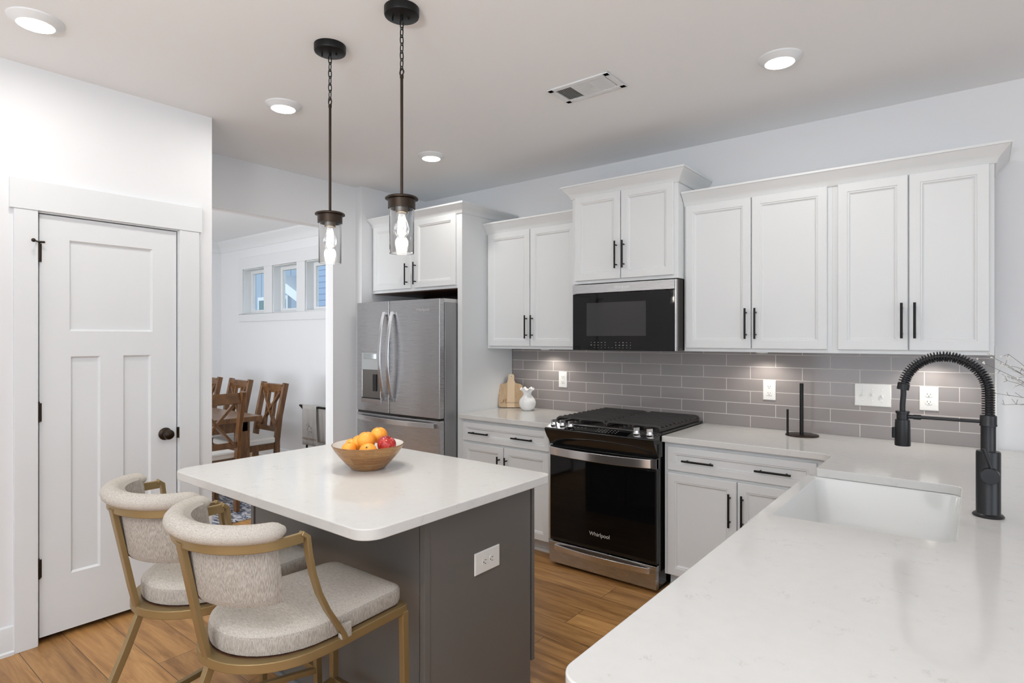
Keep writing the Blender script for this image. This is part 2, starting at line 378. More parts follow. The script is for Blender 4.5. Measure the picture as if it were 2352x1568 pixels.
c_.box(x0, -7.51, YB - .02, YB, WZ0, WZ1).box(-5.54, x1, YB - .02, YB, WZ0, WZ1).box(-6.98, -6.79, YB - .02, YB, WZ0, WZ1).box(-6.25, -6.08, YB - .02, YB, WZ0, WZ1)
c_.box(x0, x1, YB - .02, YB, z0, WZ0).box(x0, x1, YB - .02, YB, WZ1, z1)
struct(part('trim_1', c_, trim_m, None, .002))
# dining crown moulding and baseboards
CP = [(0, CE - .13), (.012, CE - .13), (.02, CE - .10), (.05, CE - .06), (.09, CE - .03), (.10, CE - .012), (.11, CE), (0, CE)]
struct(part('trim_2', crown([(-8.12, -.5), (-8.12, YB), (-4.283, YB), (-4.283, 1.0)], CP), trim_m, None, 0, True))
def bboard(name, path):
    return struct(part(name, crown(path, [(0, 0), (.022, 0), (.022, .014), (.014, .02), (.014, .115), (.010, .128), (.004, .134), (0, .134)]), trim_m, None, 0, 25))
bboard('baseboard_dining', [(-8.12, -.5), (-8.12, YB), (-4.283, YB), (-4.283, 2.905)])
bboard('baseboard_left', [(-3.515, -4.5), (-3.515, .711)])
bboard('baseboard_left_end', [(-3.515, 1.540), (-3.515, 1.616), (-4.1, 1.616)])
bboard('baseboard_stub', [(-4.18, 2.905), (-4.18, 3.127), (-4.10, 3.127), (-4.10, 3.2)])
# pantry door casing + door
c_ = MB().box(-3.515, -3.496, .711, .800, 0, 2.064).box(-3.515, -3.496, 1.432, 1.538, 0, 2.064).box(-3.515, -3.492, .695, 1.552, 2.064, 2.203)
struct(part('trim_3', c_, trim_m, None, .002))
struct(part('trim_4', MB().box(-3.60, -3.512, .793, .8045, 0, 2.066).box(-3.60, -3.512, 1.428, 1.439, 0, 2.066).box(-3.60, -3.512, .80, 1.43, 2.058, 2.068), trim_m))
D = sroot('door_1', (-3.515, 1.116, .03))
d = MB(); y0, y1, z0, z1 = .8095, 1.4225, .03, 2.053; xf_ = -3.518
# slab facing +x built as grid of stiles/rails with recessed panels
P = [(.928, 1.302, 1.495, 1.942), (.934, 1.059, .302, 1.370), (1.162, 1.293, .302, 1.370)]
def rect(a, b, c, e, x=xf_): d.add([(x, a, c), (x, b, c), (x, b, e), (x, a, e)], [(0, 1, 2, 3)])
rect(y0, y1, 1.942, z1); rect(y0, y1, z0, .302); rect(y0, y1, 1.370, 1.495)
rect(y0, .928, 1.495, 1.942); rect(1.302, y1, 1.495, 1.942)
rect(y0, .934, .302, 1.370); rect(1.059, 1.162, .302, 1.370); rect(1.293, y1, .302, 1.370)
for a, b, c2, e in P:
    i_ = .009; x2 = xf_ - .011
    V_ = [(xf_, a, c2), (xf_, b, c2), (xf_, b, e), (xf_, a, e), (x2, a + i_, c2 + i_), (x2, b - i_, c2 + i_), (x2, b - i_, e - i_), (x2, a + i_, e - i_)]
    d.add(V_, [(0, 1, 5, 4), (1, 2, 6, 5), (2, 3, 7, 6), (3, 0, 4, 7), (4, 5, 6, 7)])
xb = xf_ - .035
d.add([(xf_, y0, z0), (xf_, y1, z0), (xf_, y1, z1), (xf_, y0, z1), (xb, y0, z0), (xb, y1, z0), (xb, y1, z1), (xb, y0, z1)], [(0, 1, 5, 4), (1, 2, 6, 5), (2, 3, 7, 6), (3, 0, 4, 7), (4, 5, 6, 7)])
part('door_slab', d, trim_m, D)
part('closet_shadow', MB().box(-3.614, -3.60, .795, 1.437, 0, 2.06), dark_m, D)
kb = MB().lathe([(.0001, 0), (.033, 0), (.034, .004), (.030, .009), (.014, .013), (.0115, .03), (.013, .036), (.024, .043), (.0275, .054), (.024, .064), (.012, .069), (.0001, .070)], (-3.517, 1.363, .935), 32, 'x')
part('knob', kb, bronze_m, D, 0, True)
part('latch', MB().prism([(-3.519, 1.4225), (-3.509, 1.424), (-3.502, 1.430), (-3.502, 1.436), (-3.52, 1.436)], .905, .965), bronze_m, D, .002)
for z in (1.868, 1.106, .36):
    h = MB().cyl((-3.508, .805, z - .045), (-3.508, .805, z + .045), .0065, 12).cyl((-3.508, .805, z + .045), (-3.508, .805, z + .052), .004, 10)
    h.box(-3.517, -3.5155, .806, .818, z - .044, z + .044)
    hg = part('hinge', h, bronze_m, D, 0, True)
    if z > 1.8:
        s_ = MB().cyl((-3.508, .805, z + .05), (-3.47, .78, z + .05), .004, 8).sphere((-3.463, .775, z + .05), .009, 12, 8).cyl((-3.508, .805, z + .05), (-3.497, .826, z + .05), .005, 8)
        part('door_stop', s_, bronze_m, hg, 0, True)

# ================================================================ CABINETS
DP = [(.0, .003), (.003, 0), (.044, 0), (.047, .0035), (.052, .0035), (.058, .010), (.062, .0115)]
WPROF = [(.0, .003), (.003, 0), (.036, 0), (.039, .003), (.044, .003), (.049, .009), (.052, .010)]
def bar_pull(p0, p1, out, parent, r=.0058):
    """bar between p0 and p1, posts going to the surface along -out"""
    p0 = Vector(p0); p1 = Vector(p1); o_ = Vector(out); d_ = (p1 - p0).normalized()
    mb = MB().cyl(p0, p1, r, 12)
    for p in (p0 + d_ * .025, p1 - d_ * .025): mb.cyl(p, p - o_, r * .8, 10)
    return part('bar_pull', mb, black_m, parent, 0, True)
def doorp(root, x0, x1, z0, z1, y, side, pz0, pz1, name='door', prof=DP, off=.035):
    d_ = part(name, MB().front(x0, x1, z0, z1, y, .02, prof), cab_m, root, 0)
    xx = (x1 - off) if side > 0 else (x0 + off)
    bar_pull((xx, y - .03, pz0), (xx, y - .03, pz1), (0, -.03, 0), d_)
    return d_
CRP = lambda z0, z1, o: [(0, z0), (.006, z0), (.010, z0 + .004), (.014, z0 + .018), (.026, z0 + .036), (o - .012, z1 - .022), (o - .004, z1 - .012), (o, z1 - .011), (o, z1), (0, z1)]
# over-the-microwave, left and right wall cabinets
def wall_cab(name, label, x0, x1, yf, z0, z1, doors, pz, cpath, cz, xr=True):
    r = thing(name, label, 'cabinet', ((x0 + x1) / 2, YB - .01, z0), 'white wall cabinets above the counters')
    part('body', MB().box(x0, x1, yf, YB - .012, z0, z1), cab_m, r, .001)
    for (a, b, sd) in doors: doorp(r, a, b, z0 + .020, z1 - .005, yf - .02, sd, pz[0], pz[1], off=.024)
    part('crown', crown(cpath, CRP(cz[0], cz[1], .062)), cab_m, r, 0, 30)
    return r
YU = 3.53
wall_cab('wall_cabinet', 'white two-door wall cabinet between the refrigerator panel and the microwave', -3.043, -2.197, YU, 1.38, 2.275,
    [(-3.02, -2.617, 1), (-2.611, -2.215, -1)], (1.458, 1.63), [(-3.043, YU), (-2.197, YU)], (2.268, 2.352))
wall_cab('wall_cabinet', 'white wall cabinet with two black bar pulls directly right of the microwave', -1.435, -.617, YU, 1.38, 2.275,
    [(-1.420, -1.034, 1), (-1.028, -.640, -1)], (1.456, 1.632), [(-1.433, YU), (-.617, YU)], (2.268, 2.352))
wall_cab('wall_cabinet', 'white wall cabinet at the right end of the row, above the black faucet', -.617, .052, YU, 1.38, 2.275,
    [(-.590, -.281, 1), (-.275, .034, -1)], (1.459, 1.635), [(-.617, YU), (.052, YU), (.052, YB - .012)], (2.268, 2.352))
wall_cab('wall_cabinet', 'short raised white wall cabinet mounted above the microwave', -2.195, -1.437, 3.44, 1.827, 2.42,
    [(-2.165, -1.822, 1), (-1.816, -1.462, -1)], (1.911, 2.087), [(-2.195, YB - .012), (-2.195, 3.44), (-1.437, 3.44), (-1.437, YB - .012)], (2.408, 2.492))
# refrigerator surround
r = thing('refrigerator_cabinet', 'tall white cabinet surround built around and above the stainless refrigerator', 'cabinet', (-3.57, YB - .01, 0))
part('side_panel', MB().box(-3.09, -3.045, 3.24, YB - .014, 0, 2.41), cab_m, r, .001)
part('body', MB().box(-4.098, -3.09, 3.24, YB - .014, 1.84, 2.41), cab_m, r, .001)
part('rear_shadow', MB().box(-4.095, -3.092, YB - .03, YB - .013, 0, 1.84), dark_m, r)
part('inner_lining', MB().box(-3.0925, -3.0905, 3.26, YB - .03, 0, 1.838).box(-4.09, -3.09, 3.26, YB - .03, 1.834, 1.839), seatwood_m, r)
doorp(r, -4.065, -3.597, 1.862, 2.40, 3.22, 1, 1.888, 2.062, off=.035)
doorp(r, -3.552, -3.098, 1.862, 2.40, 3.22, -1, 1.888, 2.066, off=.02)
part('crown', crown([(-4.098, 3.24), (-3.045, 3.24), (-3.045, YB - .014)], CRP(2.398, 2.472, .062)), cab_m, r, 0, 30)

# base cabinets
def base_cab(label, x0, x1, dx0, dx1, mid, pulls, toe=True):
    r = thing('base_cabinet', label, 'cabinet', ((x0 + x1) / 2, YB - .01, 0), 'white base cabinets under the back counter')
    part('body', MB().box(x0, x1, 3.235, YB - .014, .10, .864), cab_m, r)
    part('toe_kick', MB().box(x0, x1, 3.315, 3.33, 0, .10).box(x0, x1, 3.303, 3.316, 0, .02), cab_m, r)
    dr = part('drawer', MB().front(dx0, dx1, .706, .842, 3.215, .02, WPROF), cab_m, r)
    for a, b in pulls: bar_pull((a, 3.187, .770), (b, 3.187, .770), (0, -.03, 0), dr)
    doorp(r, dx0, mid - .003, .107, .690, 3.215, 1, .449, .628, off=.033)
    doorp(r, mid + .003, dx1, .107, .690, 3.215, -1, .449, .628, off=.028)
    return r
base_cab('white base cabinet left of the range with one wide drawer and two doors', -3.043, -2.198, -3.016, -2.236, -2.624, [(-2.933, -2.749), (-2.538, -2.357)])
base_cab('white base cabinet right of the range partly hidden behind the sink', -1.432, -.56, -1.409, -.632, -1.017, [(-1.314, -1.135), (-.921, -.744)])

# countertops
EB = .004
def slab(name, pts, z0, z1, m, holes=None):
    return part(name, MB().prism(pts, z0, z1), m, None, EB, False, 3)
tag(slab('countertop', [(-3.043, YB - .012), (-3.043, 3.195), (-2.197, 3.195), (-2.197, YB - .012)][::1], .865, CT, quartz_m), 'short white quartz countertop left of the range, holding the vase and cutting board', 'countertop')
# L-shaped top with peninsula and sink notch
def arc(cx, cy, r, a0, a1, n=7): return [(cx + r * cos(R(a0 + (a1 - a0) * i / n)), cy + r * sin(R(a0 + (a1 - a0) * i / n))) for i in range(n + 1)]
PR = .44
L = [(-1.435, YB - .012), (-1.435, 3.195)]
L += [( -.557 - .075, 3.195)] + arc(-.557 - .075, 3.12, .075, 90, 0, 8)[1:]
L += [(-.557, 2.822), (-.552, 2.812), (-.545, 2.808)]
L += [(-.095, 2.806)] + arc(-.095, 2.766, .04, 90, 0, 7)[1:]
L += [(-.052, 2.05)] + arc(-.092, 2.045, .04, 0, -90, 7)[1:]
L += [(-.545, 1.985), (-.553, 1.981), (-.557, 1.972)]
L += [(-.557, .90)] + arc(-.557 + .05, .865, .05, 180, 270, 8)
L += arc(PR - .05, .865, .05, 270, 360, 8) + [(PR, YB - .012)]
tag(part('countertop', MB().prism(L, .865, CT), quartz_m, None, EB, False, 3), 'long L-shaped white quartz countertop running from the range along the wall and down the peninsula', 'countertop')
# peninsula cabinets
r = thing('peninsula_cabinet', 'white cabinet run under the peninsula counter and sink', 'cabinet', (-.2, 2, 0))
part('body', MB().box(-.53, .08, .90, 1.955, .10, .864).box(-.53, .08, 2.85, 3.20, .10, .864).box(-.53, .08, 1.955, 2.85, .10, .64).box(.06, .08, 1.955, 2.85, .64, .864).box(-.56, .08, 3.2, YB - .014, .1, .864), cab_m, r, .001)
part('toe_kick', MB().box(-.46, .06, .95, 3.25, 0, .10), cab_m, r)
for a, b in ((.93, 1.43), (1.44, 1.94)):
    dd = MB().front(a, b, .12, .84, 0, .02, DP).xf(Matrix.Translation((-.55, 0, 0)) @ Matrix(((0, 1, 0, 0), (1, 0, 0, 0), (0, 0, 1, 0), (0, 0, 0, 1))))
    part('door', dd, cab_m, r)
# farmhouse sink
sk = MB(); zt = .8645
o_ = rrect(-.595, -.022, 1.965, 2.835, [.012, .03, .03, .012]); 
def ring(pts, z): return [(x, y, z) for x, y in pts]
inn = rrect(-.548, -.052, 2.005, 2.795, .035); inb = rrect(-.532, -.066, 2.02, 2.782, .05); inz = rrect(-.49, -.11, 2.06, 2.74, .05)
def inset(p, k): cx = sum(a for a, _ in p) / len(p); cy = sum(b for _, b in p) / len(p); return [(cx + (a - cx) * k, cy + (b - cy) * k) for a, b in p]
n_ = len(o_); rings = [ring(inset(o_, .97), .655), ring(o_, .66), ring(o_, zt - .006), ring(inset(o_, .99), zt), ring(inset(inn, 1.012), zt), ring(inn, zt - .006), ring(inb, .70), ring(inset(inz, 1.04), .672), ring(inz, .664)]
vs = sum(rings, []); fs = []
for k in range(len(rings) - 1):
    for j in range(n_): l = (j + 1) % n_; fs.append((k * n_ + j, k * n_ + l, (k + 1) * n_ + l, (k + 1) * n_ + j))
fs += [tuple(range(n_ - 1, -1, -1)), tuple((len(rings) - 1) * n_ + j for j in range(n_))]
sk.add(vs, fs)
r = thing('farmhouse_sink', 'white porcelain farmhouse sink set into the peninsula countertop', 'sink', (-.3, 2.4, .655))
part('basin', sk, porc_m, r, 0, 50)
part('drain', MB().lathe([(.045, .6645), (.045, .668), (.035, .669), (.03, .666), (.0001, .666)], (-.30, 2.4), 28), steelh_m, r, 0, True)

# ================================================================ FAUCET
FX, FY = .02, 2.39
r = thing('faucet', 'tall matte black spring-neck kitchen faucet standing behind the sink', 'faucet', (FX, FY, CT))
part('base', MB().lathe([(.040, CT), (.041, CT + .004), (.037, CT + .009), (.0325, CT + .011), (.0315, CT + .014), (.0315, 1.100), (.030, 1.105), (.0205, 1.1055), (.0195, 1.108), (.0195, 1.190)], (FX, FY), 40), blackpl_m, r, 0, True)
part('collar', MB().lathe([(.0195, 1.183), (.0225, 1.184), (.0225, 1.188), (.0215, 1.190), (.0215, 1.214), (.0205, 1.217), (.012, 1.218)], (FX, FY), 32), blackpl_m, r, 0, True)
path = [(FX, FY, 1.205), (FX, FY, 1.25)]
cxa, ra = FX - .112, .112
for i in range(0, 29):
    a = pi * i / 28 * .97; path.append((cxa + ra * cos(a), FY, 1.288 + ra * sin(a)))
part('hose', MB().tube(path + [(FX - .2235, FY, 1.27), (FX - .226, FY, 1.235), (FX - .226, FY, 1.19)], .0085, 12), blackpl_m, r, 0, True)
# spring: helix around the hose path
pv = [Vector(p) for p in path]; Ls = [0]
for i in range(1, len(pv)): Ls.append(Ls[-1] + (pv[i] - pv[i - 1]).length)
def at(sv):
    for i in range(1, len(pv)):
        if sv <= Ls[i] or i == len(pv) - 1:
            t = (sv - Ls[i - 1]) / (Ls[i] - Ls[i - 1]); return pv[i - 1].lerp(pv[i], t), (pv[i] - pv[i - 1]).normalized()
hel = []; turns = 54; tot = Ls[-1]; ns = turns * 12
for i in range(ns + 1):
    s_ = tot * (.02 + .98 * i / ns); p, t = at(s_); n1 = Vector((0, 1, 0)); n2 = t.cross(n1)
    a = 2 * pi * turns * i / ns; hel.append(p + (n1 * cos(a) + n2 * sin(a)) * .0155)
part('spring', MB().tube(hel, .0022, 6), blackpl_m, r, 0, True)
pe, te = at(tot)
part('spring_clamp', MB().cyl(pe - te * .008, pe + te * .012, .018, 24), blackpl_m, r, 0, True)
HX = FX - .226
part('spray_head', MB().lathe([(.012, 1.215), (.0205, 1.214), (.0205, 1.206), (.0175, 1.205), (.0175, 1.186), (.0215, 1.185), (.0225, 1.17), (.0235, 1.10), (.0225, 1.097), (.018, 1.0965)], (HX, FY), 36), blackpl_m, r, 0, True)
part('spray_button', MB().prism(rrect(HX - .030, HX - .018, FY - .012, FY + .006, .003), 1.122, 1.158), black_m, r, .002)
part('docking_arm', MB().cyl((FX - .01, FY, 1.196), (HX + .045, FY, 1.196), .0052, 14).cyl((HX + .052, FY, 1.196), (HX + .030, FY, 1.196), .0085, 16).cyl((HX + .032, FY, 1.196), (HX + .01, FY, 1.196), .0068, 14), blackpl_m, r, 0, True)
hp = part('handle_hub', MB().cyl((FX + .004, FY - .005, 1.035), (FX + .004, FY - .058, 1.035), .024, 32), blackpl_m, r, .0015, True)
part('lever', MB().cyl((FX + .007, FY - .044, 1.055), (FX - .012, FY - .050, 1.118), .0055, 14), blackpl_m, hp, .001, True)

# ================================================================ REFRIGERATOR
r = thing('refrigerator', 'stainless steel french-door refrigerator with water dispenser', 'refrigerator', (-3.58, 3.4, 0))
FL, FR, FM, FY0 = -4.068, -3.098, -3.645, 3.045
part('body', MB().box(FL + .01, FR + .0, 3.112, 3.78, .03, 1.725), fsteel_m, r, .004)
part('feet', MB().box(FL + .02, FR - .01, 3.14, 3.7, 0, .03), dark_m, r)
def fdoor(x0, x1, z0, z1, hole=None):
    """slightly bowed door; front faces -y"""
    mb = MB(); n = 8; xs = [x0 + (x1 - x0) * i / n for i in range(n + 1)]
    W_ = FR - FL
    def fy(x): t = (x - FL) / W_ * 2 - 1; return FY0 + .012 * t * t
    P_ = [(x, fy(x)) for x in xs] + [(x1, 3.105), (x0, 3.105)]
    return mb.prism(P_, z0, z1)
ld = fdoor(FL, FM - .003, .868, 1.752)
ldo = part('left_door', ld, steel_m, r, .004, 25)
# dispenser as its own recessed unit in front of the left door
DX0, DX1, DZ0, DZ1, DZM = -3.985, -3.745, .972, 1.342, 1.205
dy = FY0 - .002
dm = MB().box(DX0, DX1, dy - .004, dy + .02, DZM, DZ1)
dsp = part('dispenser', dm, mat('dispenser_panel', (.52, .55, .56), .3, .5), ldo, .003)
bx = MB().box(DX0, DX0 + .008, dy - .003, dy + .02, DZ0, DZM).box(DX1 - .008, DX1, dy - .003, dy + .02, DZ0, DZM).box(DX0 - .012, DX1 + .012, dy - .006, dy + .02, DZ0 - .035, DZ0)
part('dispenser_frame', bx, steelh_m, ldo, .002)
ins = MB(); Y1 = dy + .001
ins.add([(DX0 + .008, Y1 - .002, DZ0), (DX1 - .008, Y1 - .002, DZ0), (DX1 - .008, Y1 - .002, DZM), (DX0 + .008, Y1 - .002, DZM)], [(0, 1, 2, 3)])
part('dispenser_well', MB().box(DX0 + .008, DX1 - .008, dy - .0015, dy + .01, DZ0, DZM), mat('well_grey', (.20, .19, .18), .3, .8), ldo)
part('dispenser_paddle', MB().box(-3.835, -3.790, dy - .012, dy, 1.035, 1.17), dark_m, ldo, .003)
part('dispenser_chute', MB().prism([(-3.95, dy - .010), (-3.80, dy - .010), (-3.78, dy), (-3.97, dy)], 1.292, 1.335), mat('chute_grey', (.42, .45, .46), .3, .4), ldo, .002)
part('drip_tray', MB().box(DX0 + .01, DX1 - .01, dy - .012, dy, DZ0, DZ0 + .008), dark_m, ldo)
rdo = part('right_door', fdoor(FM + .003, FR, .868, 1.752), steel_m, r, .004, 25)
dro = part('freezer_drawer', fdoor(FL, FR, .10, .850), steel_m, r, .004, 25)
part('door_gasket', MB().box(FL + .01, FR - .012, 3.06, 3.112, .845, .873).box(FM - .004, FM + .004, 3.06, 3.112, .87, 1.74), dark_m, r)
def fhandle(x, parent):
    pts = []; sec = [(-.016, -.006), (.016, -.006), (.016, .006), (-.016, .006)]
    for i in range(17):
        t = i / 16; z = .965 + (1.668 - .965) * t; pts.append((x, FY0 - .010 - .052 * sin(pi * t) ** .8, z))
    h = MB().tube(pts, 1, sec=sec, up=(0, -1, 0)); h.box(x - .012, x + .012, FY0 - .01, FY0 + .012, .965, .99).box(x - .012, x + .012, FY0 - .01, FY0 + .012, 1.645, 1.668)
    part('handle', h, steelh_m, parent, .003, 30)
fhandle(FM - .048, ldo); fhandle(FM + .048, rdo)
pts = []
for i in range(17):
    t = i / 16; pts.append((FL + .03 + (FR - FL - .07) * t, FY0 - .004 - .05 * sin(pi * t) ** .8, .815))
part('handle', MB().tube(pts, 1, sec=[(-.006, -.02), (.006, -.02), (.006, .02), (-.006, .02)], up=(0, 0, 1)).box(FL + .03, FL + .05, FY0 - .006, FY0 + .03, .797, .833).box(FR - .06, FR - .04, FY0 - .006, FY0 + .03, .797, .833), steelh_m, dro, .003, 30)
part('hinge_cover', MB().box(FR - .09, FR - .005, 3.11, 3.30, 1.725, 1.755), mat('hinge_grey', (.55, .55, .55), .4, .3), r, .004)
text('Whirlpool', .034, (-3.265, FY0 - .0005, 1.672), (R(90), 0, 0), logo_m, rdo, 'logo')

# ================================================================ MICROWAVE
r = thing('microwave', 'black over-the-range microwave with stainless top strip', 'microwave', (-1.815, 3.6, 1.38))
MX0, MX1, MY = -2.180, -1.440, 3.42
part('body', MB().box(MX0 + .004, MX1, MY + .03, YB - .014, 1.385, 1.822), mat('microwave_case', (.07, .06, .055), .3, .7), r, .002)
part('door', MB().box(MX0, MX1 - .012, MY, MY + .032, 1.380, 1.757), glassb_m, r, .002)
part('door_window', MB().box(-2.07, -1.64, MY - .0006, MY + .004, 1.475, 1.695), mat('window_mesh', (.022, .022, .023), .1), r)
ts = part('top_strip', MB().box(MX0, MX1 - .012, MY - .004, MY + .032, 1.760, 1.819), steel_m, r, .002)
part('edge_trim', MB().box(MX1 - .010, MX1 - .004, MY + .001, MY + .03, 1.382, 1.819), steelh_m, r)
text('Whirlpool', .027, (-1.81, MY - .0046, 1.790), (R(90), 0, 0), logo_m, ts, 'logo')
keym = mat('key_print', (.42, .42, .42), .5); random.seed(3)
for row, z in enumerate((1.432, 1.415, 1.398)):
    for k in range(12):
        x = -2.035 + k * .0262
        if row < 2 and k in (5, 6): continue
        if row == 2 and k == 0: continue
        w_ = random.choice((.0025, .004, .006)) if row < 2 else .0016
        h_ = random.choice((.0014, .0022)) if row < 2 else .0022
        part('touch_key', MB().box(x - w_ * .75, x + w_ * .75, MY - .0008, MY + .001, z - h_ * .8, z + h_ * .8), keym, r)
part('vent_grille', MB().box(MX0 + .05, MX1 - .06, MY + .05, MY + .3, 1.381, 1.386), dark_m, r)

# ================================================================ RANGE
r = thing('gas_range', 'black and stainless slide-in gas range between the two base cabinets', 'range', (-1.815, 3.45, 0))
RX0, RX1 = -2.190, -1.440
part('body', MB().box(RX0 + .006, RX1 - .006, 3.185, 3.80, .03, .90), enam_m, r, .002)
part('feet', MB().box(RX0 + .02, RX1 - .02, 3.22, 3.75, 0, .03), dark_m, r)
part('cooktop', MB().box(RX0 - .003, RX1 + .003, 3.21, 3.845, .901, .915), enam_m, r, .003)
fas = MB().prismx([(3.195, .775), (3.162, .778), (3.150, .80), (3.125, .83), (3.105, .862), (3.098, .882), (3.100, .888), (3.20, .912), (3.22, .912), (3.22, .775)], RX0, RX1)
part('control_fascia', fas, enam_m, r, .002, 40)
tl = lambda y: .8895 + (y - 3.10) * .24
pan = MB()
for (a, b) in ((RX0 + .004, -2.045), (-1.605, RX1 - .004)): pan.add([(a, 3.104, tl(3.104)), (b, 3.104, tl(3.104)), (b, 3.196, tl(3.196)), (a, 3.196, tl(3.196)), (a, 3.104, tl(3.104) + .0015), (b, 3.104, tl(3.104) + .0015), (b, 3.196, tl(3.196) + .0015), (a, 3.196, tl(3.196) + .0015)], [(0, 1, 2, 3), (4, 5, 6, 7), (0, 1, 5, 4), (1, 2, 6, 5), (2, 3, 7, 6), (3, 0, 4, 7)])
pan.box(-2.05, -1.60, 3.188, 3.198, tl(3.19), tl(3.19) + .003)
part('control_panel', pan, steelh_m, r)
part('touch_panel', MB().add([(-2.045, 3.108, tl(3.108) + .001), (-1.605, 3.108, tl(3.108) + .001), (-1.605, 3.186, tl(3.186) + .001), (-2.045, 3.186, tl(3.186) + .001)], [(0, 1, 2, 3)]), glassb_m, r)
keym = mat('range_print', (.35, .35, .35), .5)
for i in range(7):
    for j in range(3): part('touch_key', MB().box(-1.83 + i * .022, -1.822 + i * .022, 3.122 + j * .019, 3.125 + j * .019, tl(3.122 + j * .019) + .001, tl(3.125 + j * .019) + .0016), keym, r)
for i in range(4): part('touch_key', MB().box(-2.0 + i * .026, -1.988 + i * .026, 3.15, 3.153, tl(3.15) + .001, tl(3.153) + .0016), keym, r)
for kx, ky, a in ((-2.150, 3.148, .3), (-2.085, 3.150, .35), (-2.020, 3.145, .2), (-1.570, 3.150, .35), (-1.487, 3.150, .35)):
    z = tl(ky) + .002
    k = MB().lathe([(.0215, z), (.0215, z + .004), (.018, z + .007), (.0165, z + .020), (.0001, z + .0205)], (kx, ky), 28)
    k2 = MB().prism([(-.0065, -.019), (.0065, -.019), (.0065, .019), (-.0065, .019)], z + .018, z + .036).xf(Matrix.Translation((kx, ky, 0)) @ Matrix.Rotation(-a, 4, 'Z'))
    k.add(k2.v, k2.f); part('knob', k, steelh_m, r, .0015, 35)
od = part('oven_door', MB().box(RX0 + .010, RX1 - .006, 3.150, 3.184, .165, .771), enam_m, r, .003)
part('oven_glass', MB().box(RX0 + .014, RX1 - .012, 3.1475, 3.152, .185, .700), glassb_m, od, .002)
part('side_trim', MB().box(RX0 + .002, RX0 + .012, 3.148, 3.184, .165, .772), steelh_m, od)
part('end_cap', MB().box(RX1 - .034, RX1 - .006, 3.1465, 3.184, .712, .770), steelh_m, od)
def bowbar(x0, x1, z, hh, out, y0):
    pts = [(x0 + (x1 - x0) * i / 16, y0 - .006 - out * sin(pi * i / 16) ** .8, z) for i in range(17)]
    return MB().tube(pts, 1, sec=[(-.005, -hh), (.005, -hh), (.005, hh), (-.005, hh)], up=(0, 0, 1)).box(x0, x0 + .012, y0 - .006, y0 + .004, z - hh, z + hh).box(x1 - .012, x1, y0 - .006, y0 + .004, z - hh, z + hh)
part('handle', bowbar(RX0 + .014, RX1 - .036, .740, .026, .045, 3.148), steelh_m, od, .003, 30)
sd = part('storage_drawer', MB().box(RX0 + .003, RX1 - .006, 3.148, 3.184, .022, .156), steel_m, r, .003)
part('handle', bowbar(RX0 + .05, RX1 - .048, .125, .017, .028, 3.147), steelh_m, sd, .003, 30)
text('Whirlpool', .034, (-1.815, 3.1468, .262), (R(90), 0, 0), logo_m, od, 'logo')
# burners and grates
for bx_, by, br in ((-2.03, 3.36, .045), (-2.03, 3.66, .036), (-1.815, 3.51, .05), (-1.60, 3.36, .045), (-1.60, 3.66, .036)):
    part('burner', MB().lathe([(br, .915), (br, .924), (br * .7, .926), (br * .68, .932), (.0001, .933)], (bx_, by), 24), iron_m, r, 0, True)
for a, b in ((RX0 + .012, -1.818), (-1.812, RX1 - .012)):
    g = MB()
    for i in range(11):
        y = 3.225 + i * .0585
        g.tube([(a, y, .926), (a + .008, y, .938), (a + .025, y, .948), (b - .025, y, .948), (b - .008, y, .944), (b, y, .93)], 1, sec=[(-.006, -.007), (.006, -.007), (.004, .006), (-.004, .006)], up=(0, 0, 1))
    for x in (a + .004, b - .004, (a + b) / 2): g.box(x - .005, x + .005, 3.222, 3.812, .918, .936)
    part('grate', g, iron_m, r, 0)

# ================================================================ ISLAND
IX0, IX1, IY0, IY1 = -2.702, -1.388, 1.072, 2.018
tag(part('island_countertop', MB().prism(rrect(IX0, IX1, IY0, IY1, [.07, .07, .035, .05], 8), .865, CT), quartz_m, None, EB, False, 3), 'white quartz top with rounded corners on the grey kitchen island', 'countertop')
r = thing('kitchen_island', 'dark grey painted kitchen island cabinet below the overhanging quartz top', 'island', (-2.05, 1.7, 0))
BX0, BX1, BY0, BY1 = -2.62, -1.472, 1.385, 1.985
part('body', MB().box(BX0, BX1 - .004, BY0 + .004, BY1, .0, .864), isl_m, r)
part('side_panel', MB().box(BX1 - .006, BX1, BY0 + .012, BY1 - .004, 0, .864), isl_m, r, .001)
part('side_panel', MB().box(BX0, BX0 + .006, BY0 + .012, BY1 - .004, 0, .864), isl_m, r, .001)
part('back_panel', MB().box(BX0 + .03, BX1 - .03, BY0, BY0 + .006, 0, .864), isl_m, r, .001)
for x in (BX0 - .003, BX1 - .022): part('corner_trim', MB().box(x, x + .025, BY0 - .004, BY0 + .02, 0, .864), isl_m, r, .001)
part('shoe_molding', MB().box(BX0, BX1, BY0 - .012, BY0, 0, .02), mat('shoe_grey', (.2, .21, .22), .4), r, .002)
for i in range(3):
    a = BX0 + .012 + i * .382; b = a + .372
    dd = MB().front(a, b, .11, .855, 0, .02, DP).xf(Matrix.Translation((2 * (a + b) / 2, BY1 + .028, 0)) @ Matrix.Rotation(pi, 4, 'Z'))
    part('door', dd, isl_m, r)
